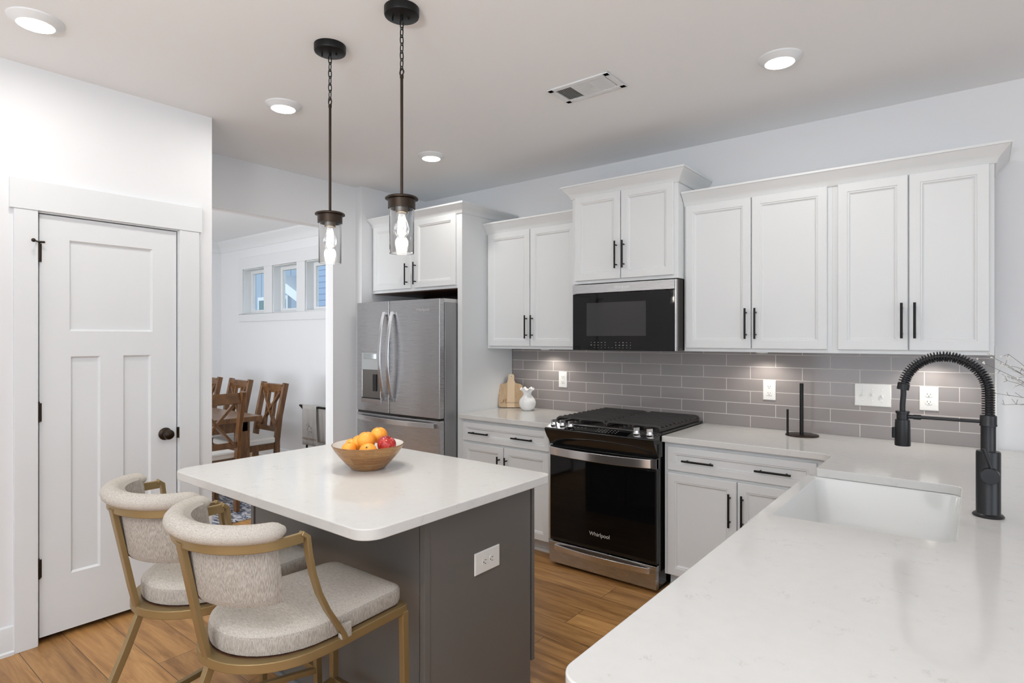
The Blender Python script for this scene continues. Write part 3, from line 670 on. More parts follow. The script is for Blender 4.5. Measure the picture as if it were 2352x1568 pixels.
# ================================================================ OUTLETS
def plate_local(w, h):
    return MB().front(-w / 2, w / 2, -h / 2, h / 2, -.006, .006, [(.0, .003), (.003, 0)])
def recept(cx, cz, parent, horiz=False, oval=True):
    m_ = MB(); pts = []
    for i in range(20):
        a = 2 * pi * i / 20; x = .0165 * cos(a); z = .0145 * sin(a); z = max(-.0125, min(.0125, z)); pts.append((x + cx, z + cz))
    m_.add([(x, -.0085, z) for x, z in pts] + [(x, -.006, z) for x, z in pts], [tuple(range(20))] + [(i, (i + 1) % 20, 20 + (i + 1) % 20, 20 + i) for i in range(20)])
    rc = part('receptacle', m_, plate_m, parent)
    s_ = MB().box(cx - .0075, cx - .0055, -.0092, -.008, cz - .001, cz + .0075).box(cx + .0055, cx + .0075, -.0092, -.008, cz - .001, cz + .006).box(cx - .002, cx + .002, -.0092, -.008, cz - .009, cz - .005)
    part('slots', s_, dark_m, rc)
def outlet(label, w, h, loc, rot=(0, 0, 0), deco=False):
    o = thing('wall_outlet', label, 'outlet', (0, 0, 0)); part('cover_plate', plate_local(w, h), plate_m, o, .0008)
    if deco: part('insert', MB().box(-.0165, .0165, -.0075, -.005, -.033, .033), plate_m, o, .001)
    recept(0, .020, o); recept(0, -.020, o); o.location = loc; o.rotation_euler = rot; return o
yp = YB - .011
outlet('white electrical outlet on the tile behind the ruffled vase', .077, .123, (-2.542, yp, 1.139), deco=True)
outlet('white electrical outlet on the tile just left of the paper towel holder', .075, .123, (-1.020, yp, 1.140), deco=True)
outlet('white electrical outlet on the tile seen inside the arch of the faucet', .085, .129, (-.214, yp, 1.139))
outlet('white electrical outlet mounted sideways on the grey island end', .083, .143, (BX1, 1.703, .618), (0, R(90), 0)).rotation_euler = (R(90), R(90), R(90))
OUT = bpy.data.objects['wall_outlet.003']
OUT.matrix_world = Matrix.Translation((BX1, 1.703, .618)) @ Matrix(((0, -1, 0, 0), (0, 0, 1, 0), (-1, 0, 0, 0), (0, 0, 0, 1)))
o = thing('switch_plate', 'white triple light switch plate on the tile left of the faucet', 'light switch', (0, 0, 0))
part('cover_plate', plate_local(.176, .126), plate_m, o, .0008)
for k in (-1, 0, 1):
    part('toggle', MB().box(k * .046 - .0045, k * .046 + .0045, -.0145, -.006, -.004 if k < 1 else -.012, .012 if k < 1 else .004), plate_m, o, .0015)
    part('screw', MB().lathe([(.0028, 0), (.0028, .0012), (.0001, .0014)], (0, 0, 0), 10).xf(Matrix.Translation((k * .046, -.006, .031)) @ Matrix.Rotation(R(90), 4, 'X')), steelh_m, o)
    part('screw', MB().lathe([(.0028, 0), (.0028, .0012), (.0001, .0014)], (0, 0, 0), 10).xf(Matrix.Translation((k * .046, -.006, -.031)) @ Matrix.Rotation(R(90), 4, 'X')), steelh_m, o)
o.location = (-.472, yp, 1.142)

# ================================================================ COUNTER ITEMS
r = thing('paper_towel_holder', 'empty black metal paper towel holder standing on the counter against the tile', 'paper towel holder', (-.804, 3.702, CT))
part('base', MB().lathe([(.088, CT), (.088, CT + .006), (.085, CT + .008), (.0001, CT + .008)], (-.804, 3.702), 40), bronze_m, r, 0, True)
part('rod', MB().lathe([(.0105, CT + .006), (.0105, 1.198), (.0095, 1.201), (.0001, 1.201)], (-.806, 3.702), 20), black_m, r, 0, True)
part('tension_arm', MB().lathe([(.0062, CT + .006), (.0062, 1.052), (.0001, 1.053)], (-.868, 3.648), 14), black_m, r, 0, True)
# vase
VX, VY = -2.751, 3.665
def wv(a, j): return 1 + (.035 * abs(cos(a * 8)) if j < 12 else 0)
prof = [(.0001, 0), (.036, 0), (.040, .006), (.054, .022), (.063, .045), (.064, .066), (.057, .088), (.042, .106), (.033, .118), (.0315, .130), (.036, .146), (.046, .160), (.056, .168), (.054, .172), (.042, .162), (.030, .146), (.026, .13), (.03, .1), (.0001, .02)]
mb = MB(); n = 64; m_ = len(prof); vs = []
for i in range(n):
    a = 2 * pi * i / n
    for j, (rr, z) in enumerate(prof):
        k = 1 + (.03 * abs(cos(a * 9)) if 2 <= j <= 8 else 0); dz = 0
        if 10 <= j <= 15: k *= 1 + .12 * cos(6 * a) * (j - 9) / 4 if j <= 13 else 1 + .12 * cos(6 * a) * .7; dz = .010 * cos(6 * a + pi) * ((j - 9) / 4 if j <= 13 else .6)
        vs.append((VX + rr * k * cos(a), VY + rr * k * sin(a), CT + z + dz))
mb.add(vs, [(i * m_ + j, ((i + 1) % n) * m_ + j, ((i + 1) % n) * m_ + j + 1, i * m_ + j + 1) for i in range(n) for j in range(m_ - 1)])
v_ = part('ruffled_vase', mb, vase_m, None, 0, 60); tag(v_, 'small white milk glass vase with a ruffled rim on the left counter', 'vase')
# cutting board, leaning in the corner
b = MB(); o_ = []
half = [(0, 0), (.075, 0), (.093, .006), (.10, .022), (.101, .10), (.094, .165), (.088, .182), (.072, .190), (.05, .194), (.036, .200), (.028, .212), (.024, .232), (.026, .250), (.024, .262), (.014, .269), (0, .270)]
pts = [(x, z) for x, z in half] + [(-x, z) for x, z in half[-2:0:-1]]
n = len(pts); b.add([(x, -.009, z) for x, z in pts] + [(x, .009, z) for x, z in pts], [tuple(range(n)), tuple(range(2 * n - 1, n - 1, -1))] + [(i, n + i, n + (i + 1) % n, (i + 1) % n) for i in range(n)])
r = thing('cutting_board', 'wooden paddle cutting board with engraved script leaning in the counter corner', 'cutting board')
part('board', b, board_m, r, .002)
part('hole', MB().lathe([(.0085, -.0102), (.0085, .0102)], (0, 0, .253), 20, 'y'), plate_m, r)
part('hole_shadow', MB().lathe([(.0045, -.0106), (.0045, .0106)], (.001, 0, .252), 16, 'y'), dark_m, r)
scr = [(-.080, .040), (-.078, .032), (-.070, .036), (-.058, .058), (-.052, .066), (-.058, .052), (-.064, .034), (-.060, .031)]
scr2 = [(-.062, .047), (-.048, .050), (-.040, .064), (-.036, .067), (-.044, .048), (-.046, .034), (-.040, .033), (-.034, .040), (-.030, .045), (-.034, .044), (-.033, .034), (-.026, .034), (-.018, .042), (-.015, .034)]
t_ = -.015; wig = [(-.015 + i * .0045, .034 + (.009 if i % 2 else 0) * (1 + .2 * sin(i))) for i in range(20)]
ln = MB()
for q_ in (scr, scr2, wig): ln.tube([(x, -.0091, z) for x, z in q_], .0013, 5)
part('script', ln, ink_m, r)
r.location = (-2.955, 3.715, CT + .004); r.rotation_euler = (R(-12), 0, R(36))
r.rotation_mode = 'XYZ'

# fruit bowl
BWX, BWY = -2.068, 1.612
prof = [(.0001, 0), (.066, 0), (.074, .006), (.100, .032), (.124, .060), (.143, .086), (.153, .105), (.1515, .1075), (.149, .107)]
inn_ = [(.149, .107), (.138, .085), (.119, .06), (.095, .034), (.066, .014), (.0001, .010)]
r = thing('fruit_bowl', 'acacia wood bowl with a white interior holding fruit on the island', 'bowl', (BWX, BWY, CT))
part('shell', MB().lathe([(a, CT + b) for a, b in prof], (BWX, BWY), 56, cap=False), bowl_m, r, 0, 50)
part('lining', MB().lathe([(a, CT + b) for a, b in inn_], (BWX, BWY), 56, cap=False), porc_m, r, 0, 50)
def fruit(kind, dx, dy, z, rr, label, tilt=(0, 0)):
    o = thing(kind, label, 'fruit', (0, 0, 0), 'fruit in the wooden bowl')
    if kind == 'orange':
        part('peel', MB().lathe([(max(1e-6, rr * sin(pi * j / 16)) * (1 if j < 15 else .9), -rr * .96 * cos(pi * j / 16) - (.002 if j > 14 else 0)) for j in range(17)], (0, 0), 28), orange_m, o, 0, True)
        part('navel', MB().lathe([(.004, rr * .935), (.003, rr * .955), (.0001, rr * .955)], (0, 0), 8), stem_m, o, 0, True)
    else:
        pr = [(.0001, -rr * .72), (rr * .35, -rr * .86), (rr * .75, -rr * .6), (rr, 0), (rr * .95, rr * .4), (rr * .7, rr * .75), (rr * .4, rr * .84), (rr * .15, rr * .72), (.0001, rr * .6)]
        part('skin', MB().lathe(pr, (0, 0), 32), apple_m, o, 0, 60, sub=1)
        part('stem', MB().tube([(0, 0, rr * .6), (.002, .001, rr * .85), (.006, .002, rr * 1.0)], .0013, 6), stem_m, o, 0, True)
    o.location = (BWX + dx, BWY + dy, CT + z); o.rotation_euler = (tilt[0], tilt[1], 0)
# image-right is roughly (+.78,+.62), towards the camera roughly (+.62,-.78)
def iv(rt, tw): return rt * .784 + tw * .621, rt * .621 - tw * .784
for kind, rt, tw, z, rr, lab, tl_ in (
    ('orange', -.070, -.010, .096, .033, 'orange at the far left of the bowl, behind the leftmost front one', (0, 0)),
    ('orange', -.072, .040, .088, .032, 'orange lowest at the front left of the wooden bowl', (0, 0)),
    ('orange', -.040, -.012, .105, .037, 'orange half hidden behind the large middle one on its left side', (0, 0)),
    ('orange', -.007, .004, .120, .040, 'large orange in the middle of the pile', (0, 0)),
    ('orange', .036, -.045, .135, .037, 'topmost orange at the back of the pile, beside the apple', (0, 0)),
    ('orange', .014, .062, .082, .038, 'orange at the front of the bowl showing its stem star', (R(35), R(35))),
    ('apple', .082, .018, .103, .042, 'large dark red apple at the right side of the bowl', (R(-10), R(20))),
    ('apple', -.036, .066, .062, .033, 'pale red apple low at the front, mostly hidden behind the bowl rim', (0, 0)),
    ('orange', .055, .045, .060, .034, 'low orange under the red apple', (0, 0))):
    dx, dy = iv(rt, tw); fruit(kind, dx, dy, z, rr, lab, tl_)

# dried white flowers, vase just outside the frame
fx, fy = .31, 3.42
r = thing('flower_arrangement', 'spray of dried white baby-breath flowers reaching in at the right edge', 'flowers', (fx, fy, CT))
part('vase', MB().lathe([(.0001, CT), (.04, CT), (.055, CT + .03), (.06, CT + .09), (.05, CT + .15), (.03, CT + .19), (.033, CT + .22), (.028, CT + .22), (.025, CT + .19), (.0001, CT + .05)], (fx, fy), 32), vase_m, r, 0, True)
tw = MB(); pe_ = MB(); random.seed(12)
ends = [(.02, 3.40, 1.345), (.045, 3.46, 1.375), (.07, 3.38, 1.35), (.10, 3.44, 1.39), (.075, 3.42, 1.30), (.09, 3.36, 1.275), (.055, 3.40, 1.215), (.085, 3.44, 1.165), (.13, 3.5, 1.33), (.16, 3.40, 1.40), (.2, 3.36, 1.36), (.15, 3.45, 1.26), (.3, 3.5, 1.43), (.38, 3.42, 1.38), (.45, 3.38, 1.3)]
for k, e in enumerate(ends):
    p0 = Vector((fx, fy, CT + .2)); p3 = Vector(e); p1 = p0 + Vector((0, 0, .06)); pm = p1.lerp(p3, .55) + Vector((0, 0, .02))
    pts = []
    for i in range(9):
        t = i / 8; a_ = p0.lerp(p1, t); b_ = p1.lerp(pm, t); c_ = pm.lerp(p3, t); pp = a_.lerp(b_, t).lerp(b_.lerp(c_, t), t); pts.append(pp + Vector([random.uniform(-.003, .003) for _ in range(3)]) * (i > 0))
    tw.tube(pts, .0013, 5, radii=[.0018 - .001 * i / 8 for i in range(9)])
    for i in range(7):
        b0 = pts[random.randint(4, 8)]; e2 = b0 + Vector((random.uniform(-.03, .012), random.uniform(-.02, .02), random.uniform(-.012, .026)))
        tw.tube([b0, e2], .0008, 4)
        if k < 6 or k > 7:
            for s_ in range(3):
                c3 = e2 + Vector([random.uniform(-.006, .006) for _ in range(3)]); pe_.sphere(tuple(c3), random.uniform(.0022, .0042), 6, 4)
part('stems', tw, twig_m, r); part('blossoms', pe_, petal_m, r, 0, True)

# ================================================================ PENDANTS
def pendant(x, y, label):
    r = thing('pendant_light', label, 'pendant light', (x, y, CE), 'glass pendants over the island')
    cn = part('canopy', MB().lathe([(.0001, CE - .034), (.058, CE - .034), (.066, CE - .030), (.068, CE - .024), (.068, CE)], (x, y), 48), black_m, r, 0, True)
    part('canopy_screw', MB().cyl((x - .028, y - .022, CE - .034), (x - .028, y - .022, CE - .046), .0035, 8).cyl((x + .018, y + .02, CE - .034), (x + .018, y + .02, CE - .04), .004, 8), black_m, cn)
    ch = MB(); z = CE - .034; ch.cyl((x, y, z), (x, y, z - .012), .006, 10); z -= .010; k = 0
    while z > 2.50:
        pts = []
        for i in range(14):
            a = 2 * pi * i / 14; u = .0075 * cos(a); w_ = .0165 * sin(a); w_ += .004 * (1 if sin(a) > 0 else -1) * abs(sin(a))
            pts.append((x + (u if k % 2 else 0), y + (0 if k % 2 else u), z - .018 + w_))
        ch.tube(pts, .0022, 6, closed=True); z -= .0305; k += 1
    part('chain', ch, black_m, r, 0, True)
    pts = [(x + .011 * cos(2 * pi * i / 18), y, 2.497 + .011 * sin(2 * pi * i / 18)) for i in range(18)]
    part('rod', MB().tube(pts, .0028, 6, closed=True).cyl((x, y, 2.486), (x, y, 2.474), .0075, 12).cyl((x, y, 2.476), (x, y, 2.015), .0058, 14), bronze_m, r, 0, True)
    part('cap', MB().lathe([(.0001, 2.019), (.01, 2.019), (.012, 2.012), (.060, 2.010), (.064, 2.006), (.064, 2.001), (.053, 1.999), (.053, 1.966), (.049, 1.966), (.049, 1.998), (.0001, 1.998)], (x, y), 48), bronze_m, r, 0, 30)
    part('socket', MB().lathe([(.0235, 1.999), (.0235, 1.950), (.021, 1.948), (.014, 1.948), (.0001, 1.948)], (x, y), 28), mat('socket_bronze', (.10, .075, .05), .4, .6) if 'socket_bronze' not in MATS else MATS['socket_bronze'], r, 0, 30)
    part('shade', MB().lathe([(.0480, 1.99), (.0480, 1.793), (.0475, 1.790), (.0462, 1.790), (.0457, 1.793), (.0457, 1.99), (.0480, 1.99)], (x, y), 64, cap=False), glass_m, r, 0, 40)
    bl = part('bulb', MB().lathe([(.0125, 1.948), (.0135, 1.940), (.0165, 1.930), (.0245, 1.912), (.0295, 1.893), (.0285, 1.876), (.021, 1.860), (.010, 1.852), (.0001, 1.851)], (x, y), 40), glass_m, r, 0, True)
    fl = MB()
    for i in range(6):
        a = 2 * pi * i / 6; fl.cyl((x + .008 * cos(a), y + .008 * sin(a), 1.925), (x + .010 * cos(a + .5), y + .010 * sin(a + .5), 1.872), .0022, 6)
    part('filament', fl, bulb_m, bl)
    light('POINT', 'pendant_glow', (x, y, 1.835), 7.5, size=.03, color=(1, .93, .82))
pendant(-2.241, 1.54, 'clear glass pendant on a chain, the left one over the island')
pendant(-1.769, 1.54, 'clear glass pendant on a chain, the right one nearer the camera')

# ================================================================ RECESSED LIGHTS
def can(x, y, label):
    r = thing('recessed_light', label, 'ceiling light', (x, y, CE), 'recessed ceiling lights')
    part('trim_ring', MB().lathe([(.094, CE), (.093, CE - .006), (.086, CE - .012), (.066, CE - .026), (.063, CE - .026), (.062, CE - .02), (.0001, CE - .02)], (x, y), 56), trim_m, r, 0, 30)
    part('diffuser', MB().lathe([(.062, CE - .0205), (.060, CE - .0275), (.05, CE - .029), (.0001, CE - .029)], (x, y), 48), lamp_m, r, 0, 40)
    light('AREA', 'can_glow', (x, y, CE - .035), 3.6, size=.12, color=(1, .965, .91))
can(-2.985, .675, 'white recessed ceiling light at the top left corner, nearest the pantry door')
can(-3.007, 1.768, 'white recessed ceiling light left of the pendant chains, above the door wall end')
can(-3.024, 2.903, 'white recessed ceiling light farthest back, above the refrigerator side')
can(-.720, 2.884, 'white recessed ceiling light alone on the right, beyond the air vent')
# vent
VX0, VX1, VY0, VY1 = -1.760, -1.406, 2.513, 2.715
r = thing('air_vent', 'white slatted ceiling air vent with a dark right section', 'vent', ((VX0 + VX1) / 2, (VY0 + VY1) / 2, CE))
f = MB(); zb = CE - .008; fw = .03
for (a, b, c2, e) in ((VX0, VX1, VY0, VY0 + fw), (VX0, VX1, VY1 - fw, VY1), (VX0, VX0 + fw, VY0, VY1), (VX1 - fw, VX1, VY0, VY1)): f.box(a, b, c2, e, zb, CE)
i0, i1 = VX0 + fw, VX1 - fw; w3 = (i1 - i0) / 3
for k in (1, 2): f.box(i0 + w3 * k - .004, i0 + w3 * k + .004, VY0 + fw, VY1 - fw, zb, CE)
part('frame', f, trim_m, r, .002)
part('duct', MB().box(i0, i1, VY0 + fw, VY1 - fw, CE - .0012, CE - .0004), mat('duct_grey', (.16, .155, .14), .8), r)
for k in range(3):
    sl = MB(); a = i0 + w3 * k + .004; b = i0 + w3 * (k + 1) - .004
    if k == 1:
        for j in range(12):
            y = VY0 + fw + .004 + j * (VY1 - VY0 - 2 * fw - .008) / 11; sl.box(a, b, y - .0045, y + .0045, zb + .001, zb + .003)
    else:
        sg = 1 if k == 0 else -1
        for j in range(8):
            x = a + .006 + j * (b - a - .012) / 7; dx = .0045
            sl.add([(x - dx, VY0 + fw, CE - .0075 + (.006 if sg > 0 else 0)), (x + dx * .4, VY0 + fw, CE - .0075 + (0 if sg > 0 else .006)), (x + dx * .4, VY1 - fw, CE - .0075 + (0 if sg > 0 else .006)), (x - dx, VY1 - fw, CE - .0075 + (.006 if sg > 0 else 0)),
                (x - dx, VY0 + fw, CE - .0065 + (.006 if sg > 0 else 0)), (x + dx * .4, VY0 + fw, CE - .0065 + (0 if sg > 0 else .006)), (x + dx * .4, VY1 - fw, CE - .0065 + (0 if sg > 0 else .006)), (x - dx, VY1 - fw, CE - .0065 + (.006 if sg > 0 else 0))],
                [(0, 1, 2, 3), (4, 5, 6, 7), (0, 1, 5, 4), (1, 2, 6, 5), (2, 3, 7, 6), (3, 0, 4, 7)])
    part('slats', sl, trim_m, r)
# under-cabinet pucks
for x, lab in ((-2.62, 'small round light under the wall cabinet left of the microwave'), (-1.03, 'small round light under the wall cabinet right of the microwave'), (-.20, 'small round light under the rightmost wall cabinet')):
    r = thing('puck_light', lab, 'light', (x, 3.74, 1.38), 'under-cabinet lights')
    part('housing', MB().lathe([(.034, 1.38), (.034, 1.370), (.028, 1.369), (.028, 1.372), (.0001, 1.372)], (x, 3.72), 28), plate_m, r, 0, 30)
    part('lens', MB().lathe([(.027, 1.3715), (.0001, 1.3695)], (x, 3.72), 24), puck_m, r)
    light('SPOT', 'puck_glow', (x, 3.72, 1.362), 3.2, size=.02, color=(1, .93, .84), spot_size=R(150), spot_blend=.6)

# ================================================================ BAR STOOLS
def outline(k=1.0, hw=.215, hwf=.198, yf=.285, n=22, dy=0, rc=.02):
    P_ = []
    P_ += [(hwf - rc, yf), ] + [(hwf - rc + rc * sin(R(a)), yf - rc + rc * cos(R(a))) for a in (30, 60, 90)]
    P_ += [(hw, -.02)]
    for i in range(1, n):
        a = pi * i / n; P_.append((hw * cos(a), -.04 - .235 * sin(a) ** .9))
    P_ += [(-hw, -.02)] + [(-x, y) for x, y in P_[3::-1]]
    return [(x * k, (y - .0) * k + dy) for x, y in P_][::-1]
def ringmesh(out, inn, z0, z1):
    n = len(out); vs = ring(out, z0) + ring(inn, z0) + ring(out, z1) + ring(inn, z1)
    fs = []
    for i in range(n):
        j = (i + 1) % n; fs += [(i, j, n + j, n + i), (2 * n + i, 2 * n + j, 3 * n + j, 3 * n + i), (i, j, 2 * n + j, 2 * n + i), (n + i, n + j, 3 * n + j, 3 * n + i)]
    return MB().add(vs, fs)
SQ = lambda a, b: [(-a, -b), (a, -b), (a, b), (-a, b)]
def stool(label):
    r = thing('bar_stool', label, 'bar stool', (0, 0, 0), 'bar stools at the island')
    part('seat_frame', ringmesh(outline(), outline(.86, dy=.005), .572, .600), gold_m, r, .003)
    part('seat_board', MB().prism(outline(.90, dy=.004), .585, .603), seatwood_m, r)
    c = outline(.93, dy=.012, rc=.04); cs = MB(); lv = [(.90, .602), (.985, .606), (1.0, .618), (1.0, .645), (.985, .655), (.93, .663), (.80, .668), (.45, .671)]
    vs = []; n = len(c); fs = []
    for k, z in lv: vs += ring(inset(c, k), z)
    for i in range(len(lv) - 1):
        for j in range(n): l = (j + 1) % n; fs.append((i * n + j, i * n + l, (i + 1) * n + l, (i + 1) * n + j))
    fs += [tuple(range(n)), tuple((len(lv) - 1) * n + j for j in range(n))]
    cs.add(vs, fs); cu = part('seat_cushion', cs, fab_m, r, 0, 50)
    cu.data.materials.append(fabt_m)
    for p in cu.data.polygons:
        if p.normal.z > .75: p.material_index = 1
    for s_ in (1, -1): part('tie_strap', MB().box(s_ * .200, s_ * .214, .01, .05, .592, .636), fab_m, cu, .004)
    # back: U band
    def U(rx, ry, z, a0, a1, n=26, cy=-.165, tilt=0): return [(rx * cos(R(a0 + (a1 - a0) * i / n)), cy + ry * sin(R(a0 + (a1 - a0) * i / n)), z) for i in range(n + 1)]
    band = [(-.222, -.115, .925)] + U(.222, .168, .925, 184, 356) + [(.222, -.115, .925)]
    part('back_band', MB().tube(band, 1, sec=SQ(.006, .014), up=(0, 0, 1)), gold_m, r, .002, 40)
    # arms: curve down from band ends to the seat sides
    for s_ in (1, -1):
        A = [(.222, -.122, .938), (.224, -.105, .925), (.225, -.100, .88), (.225, -.088, .82), (.223, -.068, .76), (.220, -.038, .70), (.216, -.002, .645), (.213, .018, .612), (.213, .024, .598)]
        part('arm', MB().tube([(s_ * x, y, z) for x, y, z in A], 1, sec=SQ(.012, .0065), up=(0, 1, .3)), gold_m, r, .002, 40)
    part('back_post', MB().tube([(0, -.262, .575), (0, -.282, .66), (0, -.335, .925)], 1, sec=SQ(.016, .008), up=(0, -1, .2)), gold_m, r, .002, 40)
    # padded roll on the band
    pth = U(.214, .162, .957, 180, 360, 34)
    rad = [.012 + .018 * min(1, sin(pi * i / 34) * 5) ** .5 for i in range(35)]
    sec = [(cos(2 * pi * i / 14) * 1.0, sin(2 * pi * i / 14) * .92) for i in range(14)]
    mb = MB(); vs = []
    rl = MB().tube(pth, 1, 14, radii=rad, up=(0, 0, 1))
    rl.v = [(x, y, .957 + (z - .957) * .85) for x, y, z in rl.v]
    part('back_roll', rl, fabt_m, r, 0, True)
    # curved back pad inside the band
    pad = MB(); cols = []; n = 30
    for i in range(n + 1):
        a = R(186 + 168 * i / n); e = min(1, min(i, n - i) / 2.0)
        cols.append([( (.196 + .012 * k_) * cos(a), -.165 + (.146 + .012 * k_) * sin(a) + (.965 - z) * .14, z) for k_, z in ((1 * e, .935), (1 * e, .775), (.3 * e, .757), (-1 * e, .757), (-1.9 * e, .775), (-1.9 * e, .965), (-.5 * e, .972))])
    m_ = len(cols[0]); vs = sum(cols, []); fs = []
    for i in range(n):
        for j in range(m_): l = (j + 1) % m_; fs.append((i * m_ + j, i * m_ + l, (i + 1) * m_ + l, (i + 1) * m_ + j))
    fs += [tuple(range(m_)), tuple(n * m_ + j for j in range(m_))]
    pad.add(vs, fs); part('back_pad', pad, fab_m, r, 0, 50)
    # legs
    for s_ in (1, -1): part('leg', MB().tube([(s_ * .188, .268, .58), (s_ * .192, .27, .3), (s_ * .20, .275, 0)], 1, sec=SQ(.0115, .0115), up=(0, 1, 0)), gold_m, r, .002)
    part('leg', MB().tube([(0, -.255, .575), (0, -.30, .46), (-.0, -.352, .34), (-.0, -.42, .16), (0, -.47, 0)], 1, sec=SQ(.0115, .011), up=(0, -1, .3)), gold_m, r, .002)
    fr_ = MB()
    for s_ in (1, -1): fr_.tube([(0, -.385, .245), (s_ * .194, .272, .22)], 1, sec=SQ(.010, .010), up=(0, 0, 1))
    fr_.tube([(-.194, .272, .22), (.194, .272, .22)], 1, sec=SQ(.010, .010), up=(0, 0, 1))
    fr_.sphere((.014, -.362, .29), .008, 10, 6).sphere((.014, -.40, .20), .008, 10, 6)
    part('footrest', fr_, gold_m, r, .002)
    return r
s1 = stool('brass-framed bar stool with oatmeal woven cushion, the nearer right one of two at the island')
s2 = dup(s1, (-2.14, 1.012, 0), 0, 'brass-framed bar stool with oatmeal woven cushion, the farther left one beside the white door')
s1.location = (-1.65, 1.012, 0)

# ================================================================ DINING ROOM
tag(part('area_rug', MB().box(-7.7, -4.62, 1.3, 3.42, .0005, .010), rug_m, None, .002), 'blue and white patterned rug under the dining table', 'rug')
r = thing('dining_table', 'stained brown wooden dining table seen through the doorway', 'table', (-6.1, 2.33, .01))
part('tabletop', MB().box(-7.25, -5.11, 1.86, 2.80, .715, .76), dwood_m, r, .004)
part('apron', MB().box(-7.12, -5.20, 1.95, 2.71, .62, .715), dwood_m, r, .002)
for x in (-5.25, -7.11):
    for y in (1.97, 2.68): part('leg', MB().box(x - .05, x + .05, y - .05, y + .05, .01, .715), dwoodz_m, r, .004)
def dchair(label):
    """faces +y locally; back at y=-.22"""
    r = thing('dining_chair', label, 'chair', (0, 0, 0), 'dining chairs around the table')
    for s_ in (1, -1):
        part('back_post', MB().tube([(s_ * .20, -.19, 0), (s_ * .20, -.205, .28), (s_ * .20, -.205, .46), (s_ * .20, -.235, .70), (s_ * .20, -.30, 1.01)], 1, sec=SQ(.017, .026), up=(0, -1, 0)), dwoodz_m, r, .003)
        part('leg', MB().box(s_ * .20 - .02, s_ * .20 + .02, .16, .20, 0, .44), dwoodz_m, r, .002)
    part('apron', MB().box(-.205, .205, -.20, .19, .385, .445), dwood_m, r, .002)
    part('seat_cushion', MB().prism(rrect(-.225, .225, -.185, .215, .03), .445, .500), seatw_m, r, .015, True, 3)
    part('top_rail', MB().tube([(-.20, -.282, .955), (0, -.292, .955), (.20, -.282, .955)], 1, sec=SQ(.012, .045), up=(0, .22, 1)), dwood_m, r, .003)
    part('lower_rail', MB().tube([(-.19, -.225, .565), (.19, -.225, .565)], 1, sec=SQ(.011, .025), up=(0, .12, 1)), dwood_m, r, .002)
    for s_ in (1, -1): part('cross_slat', MB().tube([(-s_ * .15, -.226, .575), (0, -.248, .745), (s_ * .15, -.277, .925)], 1, sec=SQ(.010, .018), up=(0, -1, .2)), dwoodz_m, r, .001)
    for s_ in (1, -1): part('upright_slat', MB().tube([(s_ * .062, -.228, .575), (s_ * .062, -.280, .925)], 1, sec=SQ(.008, .016), up=(0, -1, .2)), dwoodz_m, r)
    return r
ch = dchair('brown cross-back dining chair at the head of the table with its back to the kitchen')
for o_ in [o for o in ch.children if o.name.startswith('upright_slat')]: bpy.data.objects.remove(o_)
ch2 = dchair('cross-back dining chair on the far side of the table, nearest the doorway')
dup(ch2, (-6.28, 2.90, .01), pi, 'cross-back dining chair on the far side of the table, second from the doorway')
dup(ch2, (-6.96, 2.90, .01), pi, 'cross-back dining chair on the far table side, farthest and cut off by the wall')
ch2.location = (-5.53, 2.86, .01); ch2.rotation_euler = (0, 0, pi)
ch.location = (-5.07, 2.245, .01); ch.rotation_euler = (0, 0, R(90))
# towel rack and towel
r = thing('towel_rack', 'dark metal towel stand with curved ends below the dining windows', 'rack', (-5.6, 3.7, 0))
rk = MB().cyl((-5.95, 3.70, .712), (-5.25, 3.70, .712), .012, 12)
part('bar', rk, black_m, r, 0, True)
for x in (-5.90, -5.30):
    s_ = 1 if x < -5.5 else -1
    part('upright', MB().tube([(x - s_ * .03, 3.70, .705), (x + s_ * .03, 3.70, .67), (x + s_ * .075, 3.70, .60), (x + s_ * .085, 3.70, .5), (x + s_ * .085, 3.70, .02)], .011, 8), black_m, r, 0, True)
    part('foot', MB().box(x + s_ * .06, x + s_ * .11, 3.60, 3.80, 0, .02), black_m, r, .003)
tw_ = MB(); P_ = []
nx, nz = 14, 10
for sgn, y0, zl, x0, x1 in ((-1, 3.684, .295, -5.86, -5.60), (1, 3.716, .33, -5.66, -5.47)):
    g = []
    for j in range(nz + 1):
        for i in range(nx + 1):
            t = j / nz; x = x0 + (x1 - x0) * i / nx + (.02 * (t - .5)); y = y0 + sgn * .006 * sin(i * 1.1) * (.3 + t) + sgn * .012 * t; g.append((x, y, .725 - t * (.725 - zl)))
    tw_.add(g, [(j * (nx + 1) + i, j * (nx + 1) + i + 1, (j + 1) * (nx + 1) + i + 1, (j + 1) * (nx + 1) + i) for j in range(nz) for i in range(nx)])
tw_.add([(-5.86, 3.684, .725), (-5.60, 3.684, .725), (-5.60, 3.716, .725), (-5.86, 3.716, .725)], [(0, 1, 2, 3)])
t_ = part('hand_towel', tw_, cloth_m, None, 0, 60); m_ = t_.modifiers.new('solid', 'SOLIDIFY'); m_.thickness = .004; tag(t_, 'pale grey hand towel with a dark wreath print hanging on the metal rack', 'towel')
em = MB(); random.seed(4)
for i in range(26):
    a = random.uniform(0, 2 * pi); rr = random.uniform(.025, .055); cx_, cz_ = -5.725 + rr * cos(a), .47 + rr * 1.25 * sin(a)
    em.tube([(cx_, 3.666, cz_), (cx_ + random.uniform(-.02, .02), 3.665, cz_ + random.uniform(-.02, .02))], .0016, 4)
part('wreath_print', em, mat('print_grey', (.22, .21, .20), .9), t_)
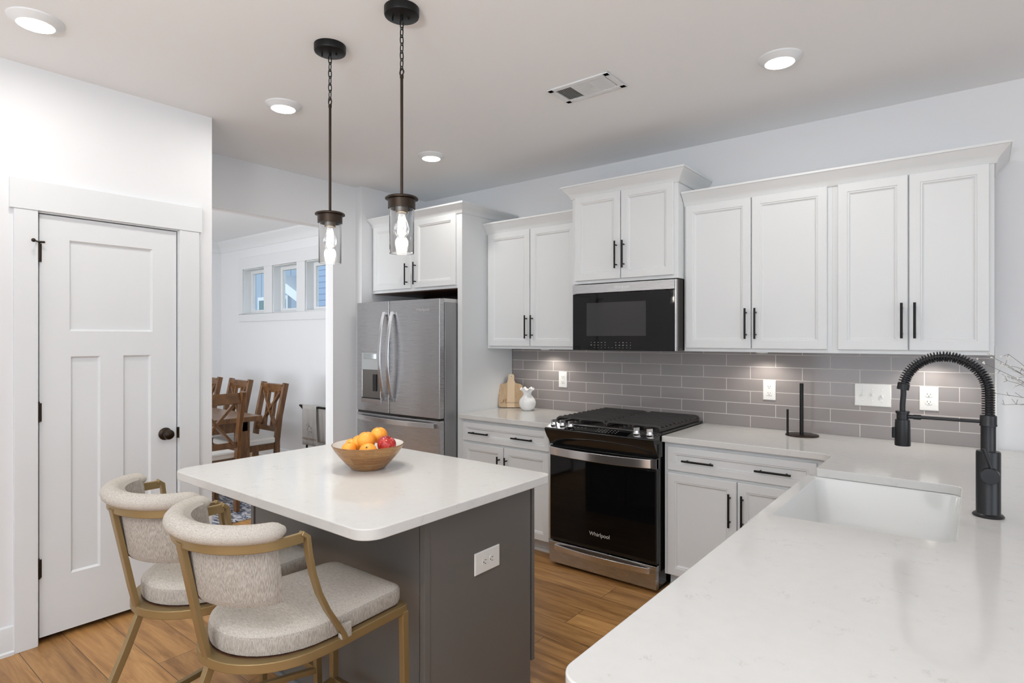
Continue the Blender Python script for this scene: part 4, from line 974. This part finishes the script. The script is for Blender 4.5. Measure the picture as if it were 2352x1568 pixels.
part('stripe', MB().box(-5.85, -5.59, 3.664, 3.667, .355, .375), mat('stripe_tan', (.45, .36, .30), .9), t_)

# ================================================================ OUTSIDE THE DINING WINDOWS
struct(part('ground', MB().box(-40, 12, 4.2, 40, -.6, -.5), grass_m))
r = thing('neighbor_house', 'blue-grey sided house seen through the high dining windows', 'house', (-14, 9, -.5))
part('siding_wall', MB().box(-13.05, -6, 8.2, 8.4, -.5, 4.6), bsid_m, r)
part('batten_wall', MB().box(-24, -13.05, 9.0, 9.2, -.5, 4.6), bat_m, r)
part('window_frame', MB().box(-16.6, -15.0, 8.95, 9.0, .9, 2.65), trim_m, r)
part('window_glass', MB().box(-16.5, -15.1, 8.93, 8.96, 1.0, 1.72).box(-16.5, -15.1, 8.93, 8.96, 1.80, 2.55), hglass_m, r)
part('corner_board', MB().box(-13.15, -13.0, 8.1, 8.25, -.5, 4.6), trim_m, r)
part('eave', MB().add([(-14.6, 8.3, 2.9), (-12.9, 8.3, 2.1), (-12.9, 8.3, 2.35), (-14.6, 8.3, 3.15), (-14.6, 9, 2.9), (-12.9, 9, 2.1), (-12.9, 9, 2.35), (-14.6, 9, 3.15)], [(0, 1, 2, 3), (4, 5, 6, 7), (0, 1, 5, 4), (2, 3, 7, 6)]), trim_m, r)
part('roof', MB().add([(-6, 8.1, 4.6), (-24, 8.1, 4.6), (-24, 11.5, 6.4), (-6, 11.5, 6.4)], [(0, 1, 2, 3)]), roof_m, r)
pm = MB().cyl((-10.2, 6.6, -.5), (-10.2, 6.6, .92), .05, 8); random.seed(9)
for i in range(12):
    a = random.uniform(0, 2 * pi); L_ = random.uniform(.7, 1.2); pts = [(-10.2, 6.6, .9)]
    for k in range(1, 6): t = k / 5; pts.append((-10.2 + cos(a) * L_ * t * .7, 6.6 + sin(a) * L_ * t * .5, .9 + 1.1 * t - .75 * t * t * (1 + .3 * sin(i))))
    pm.tube(pts, 1, sec=[(-.045, 0), (0, .006), (.045, 0), (0, -.006)], up=(0, 0, 1))
tag(part('palm_plant', pm, leaf_m), 'green spiky palm leaves outside the middle dining window', 'plant')
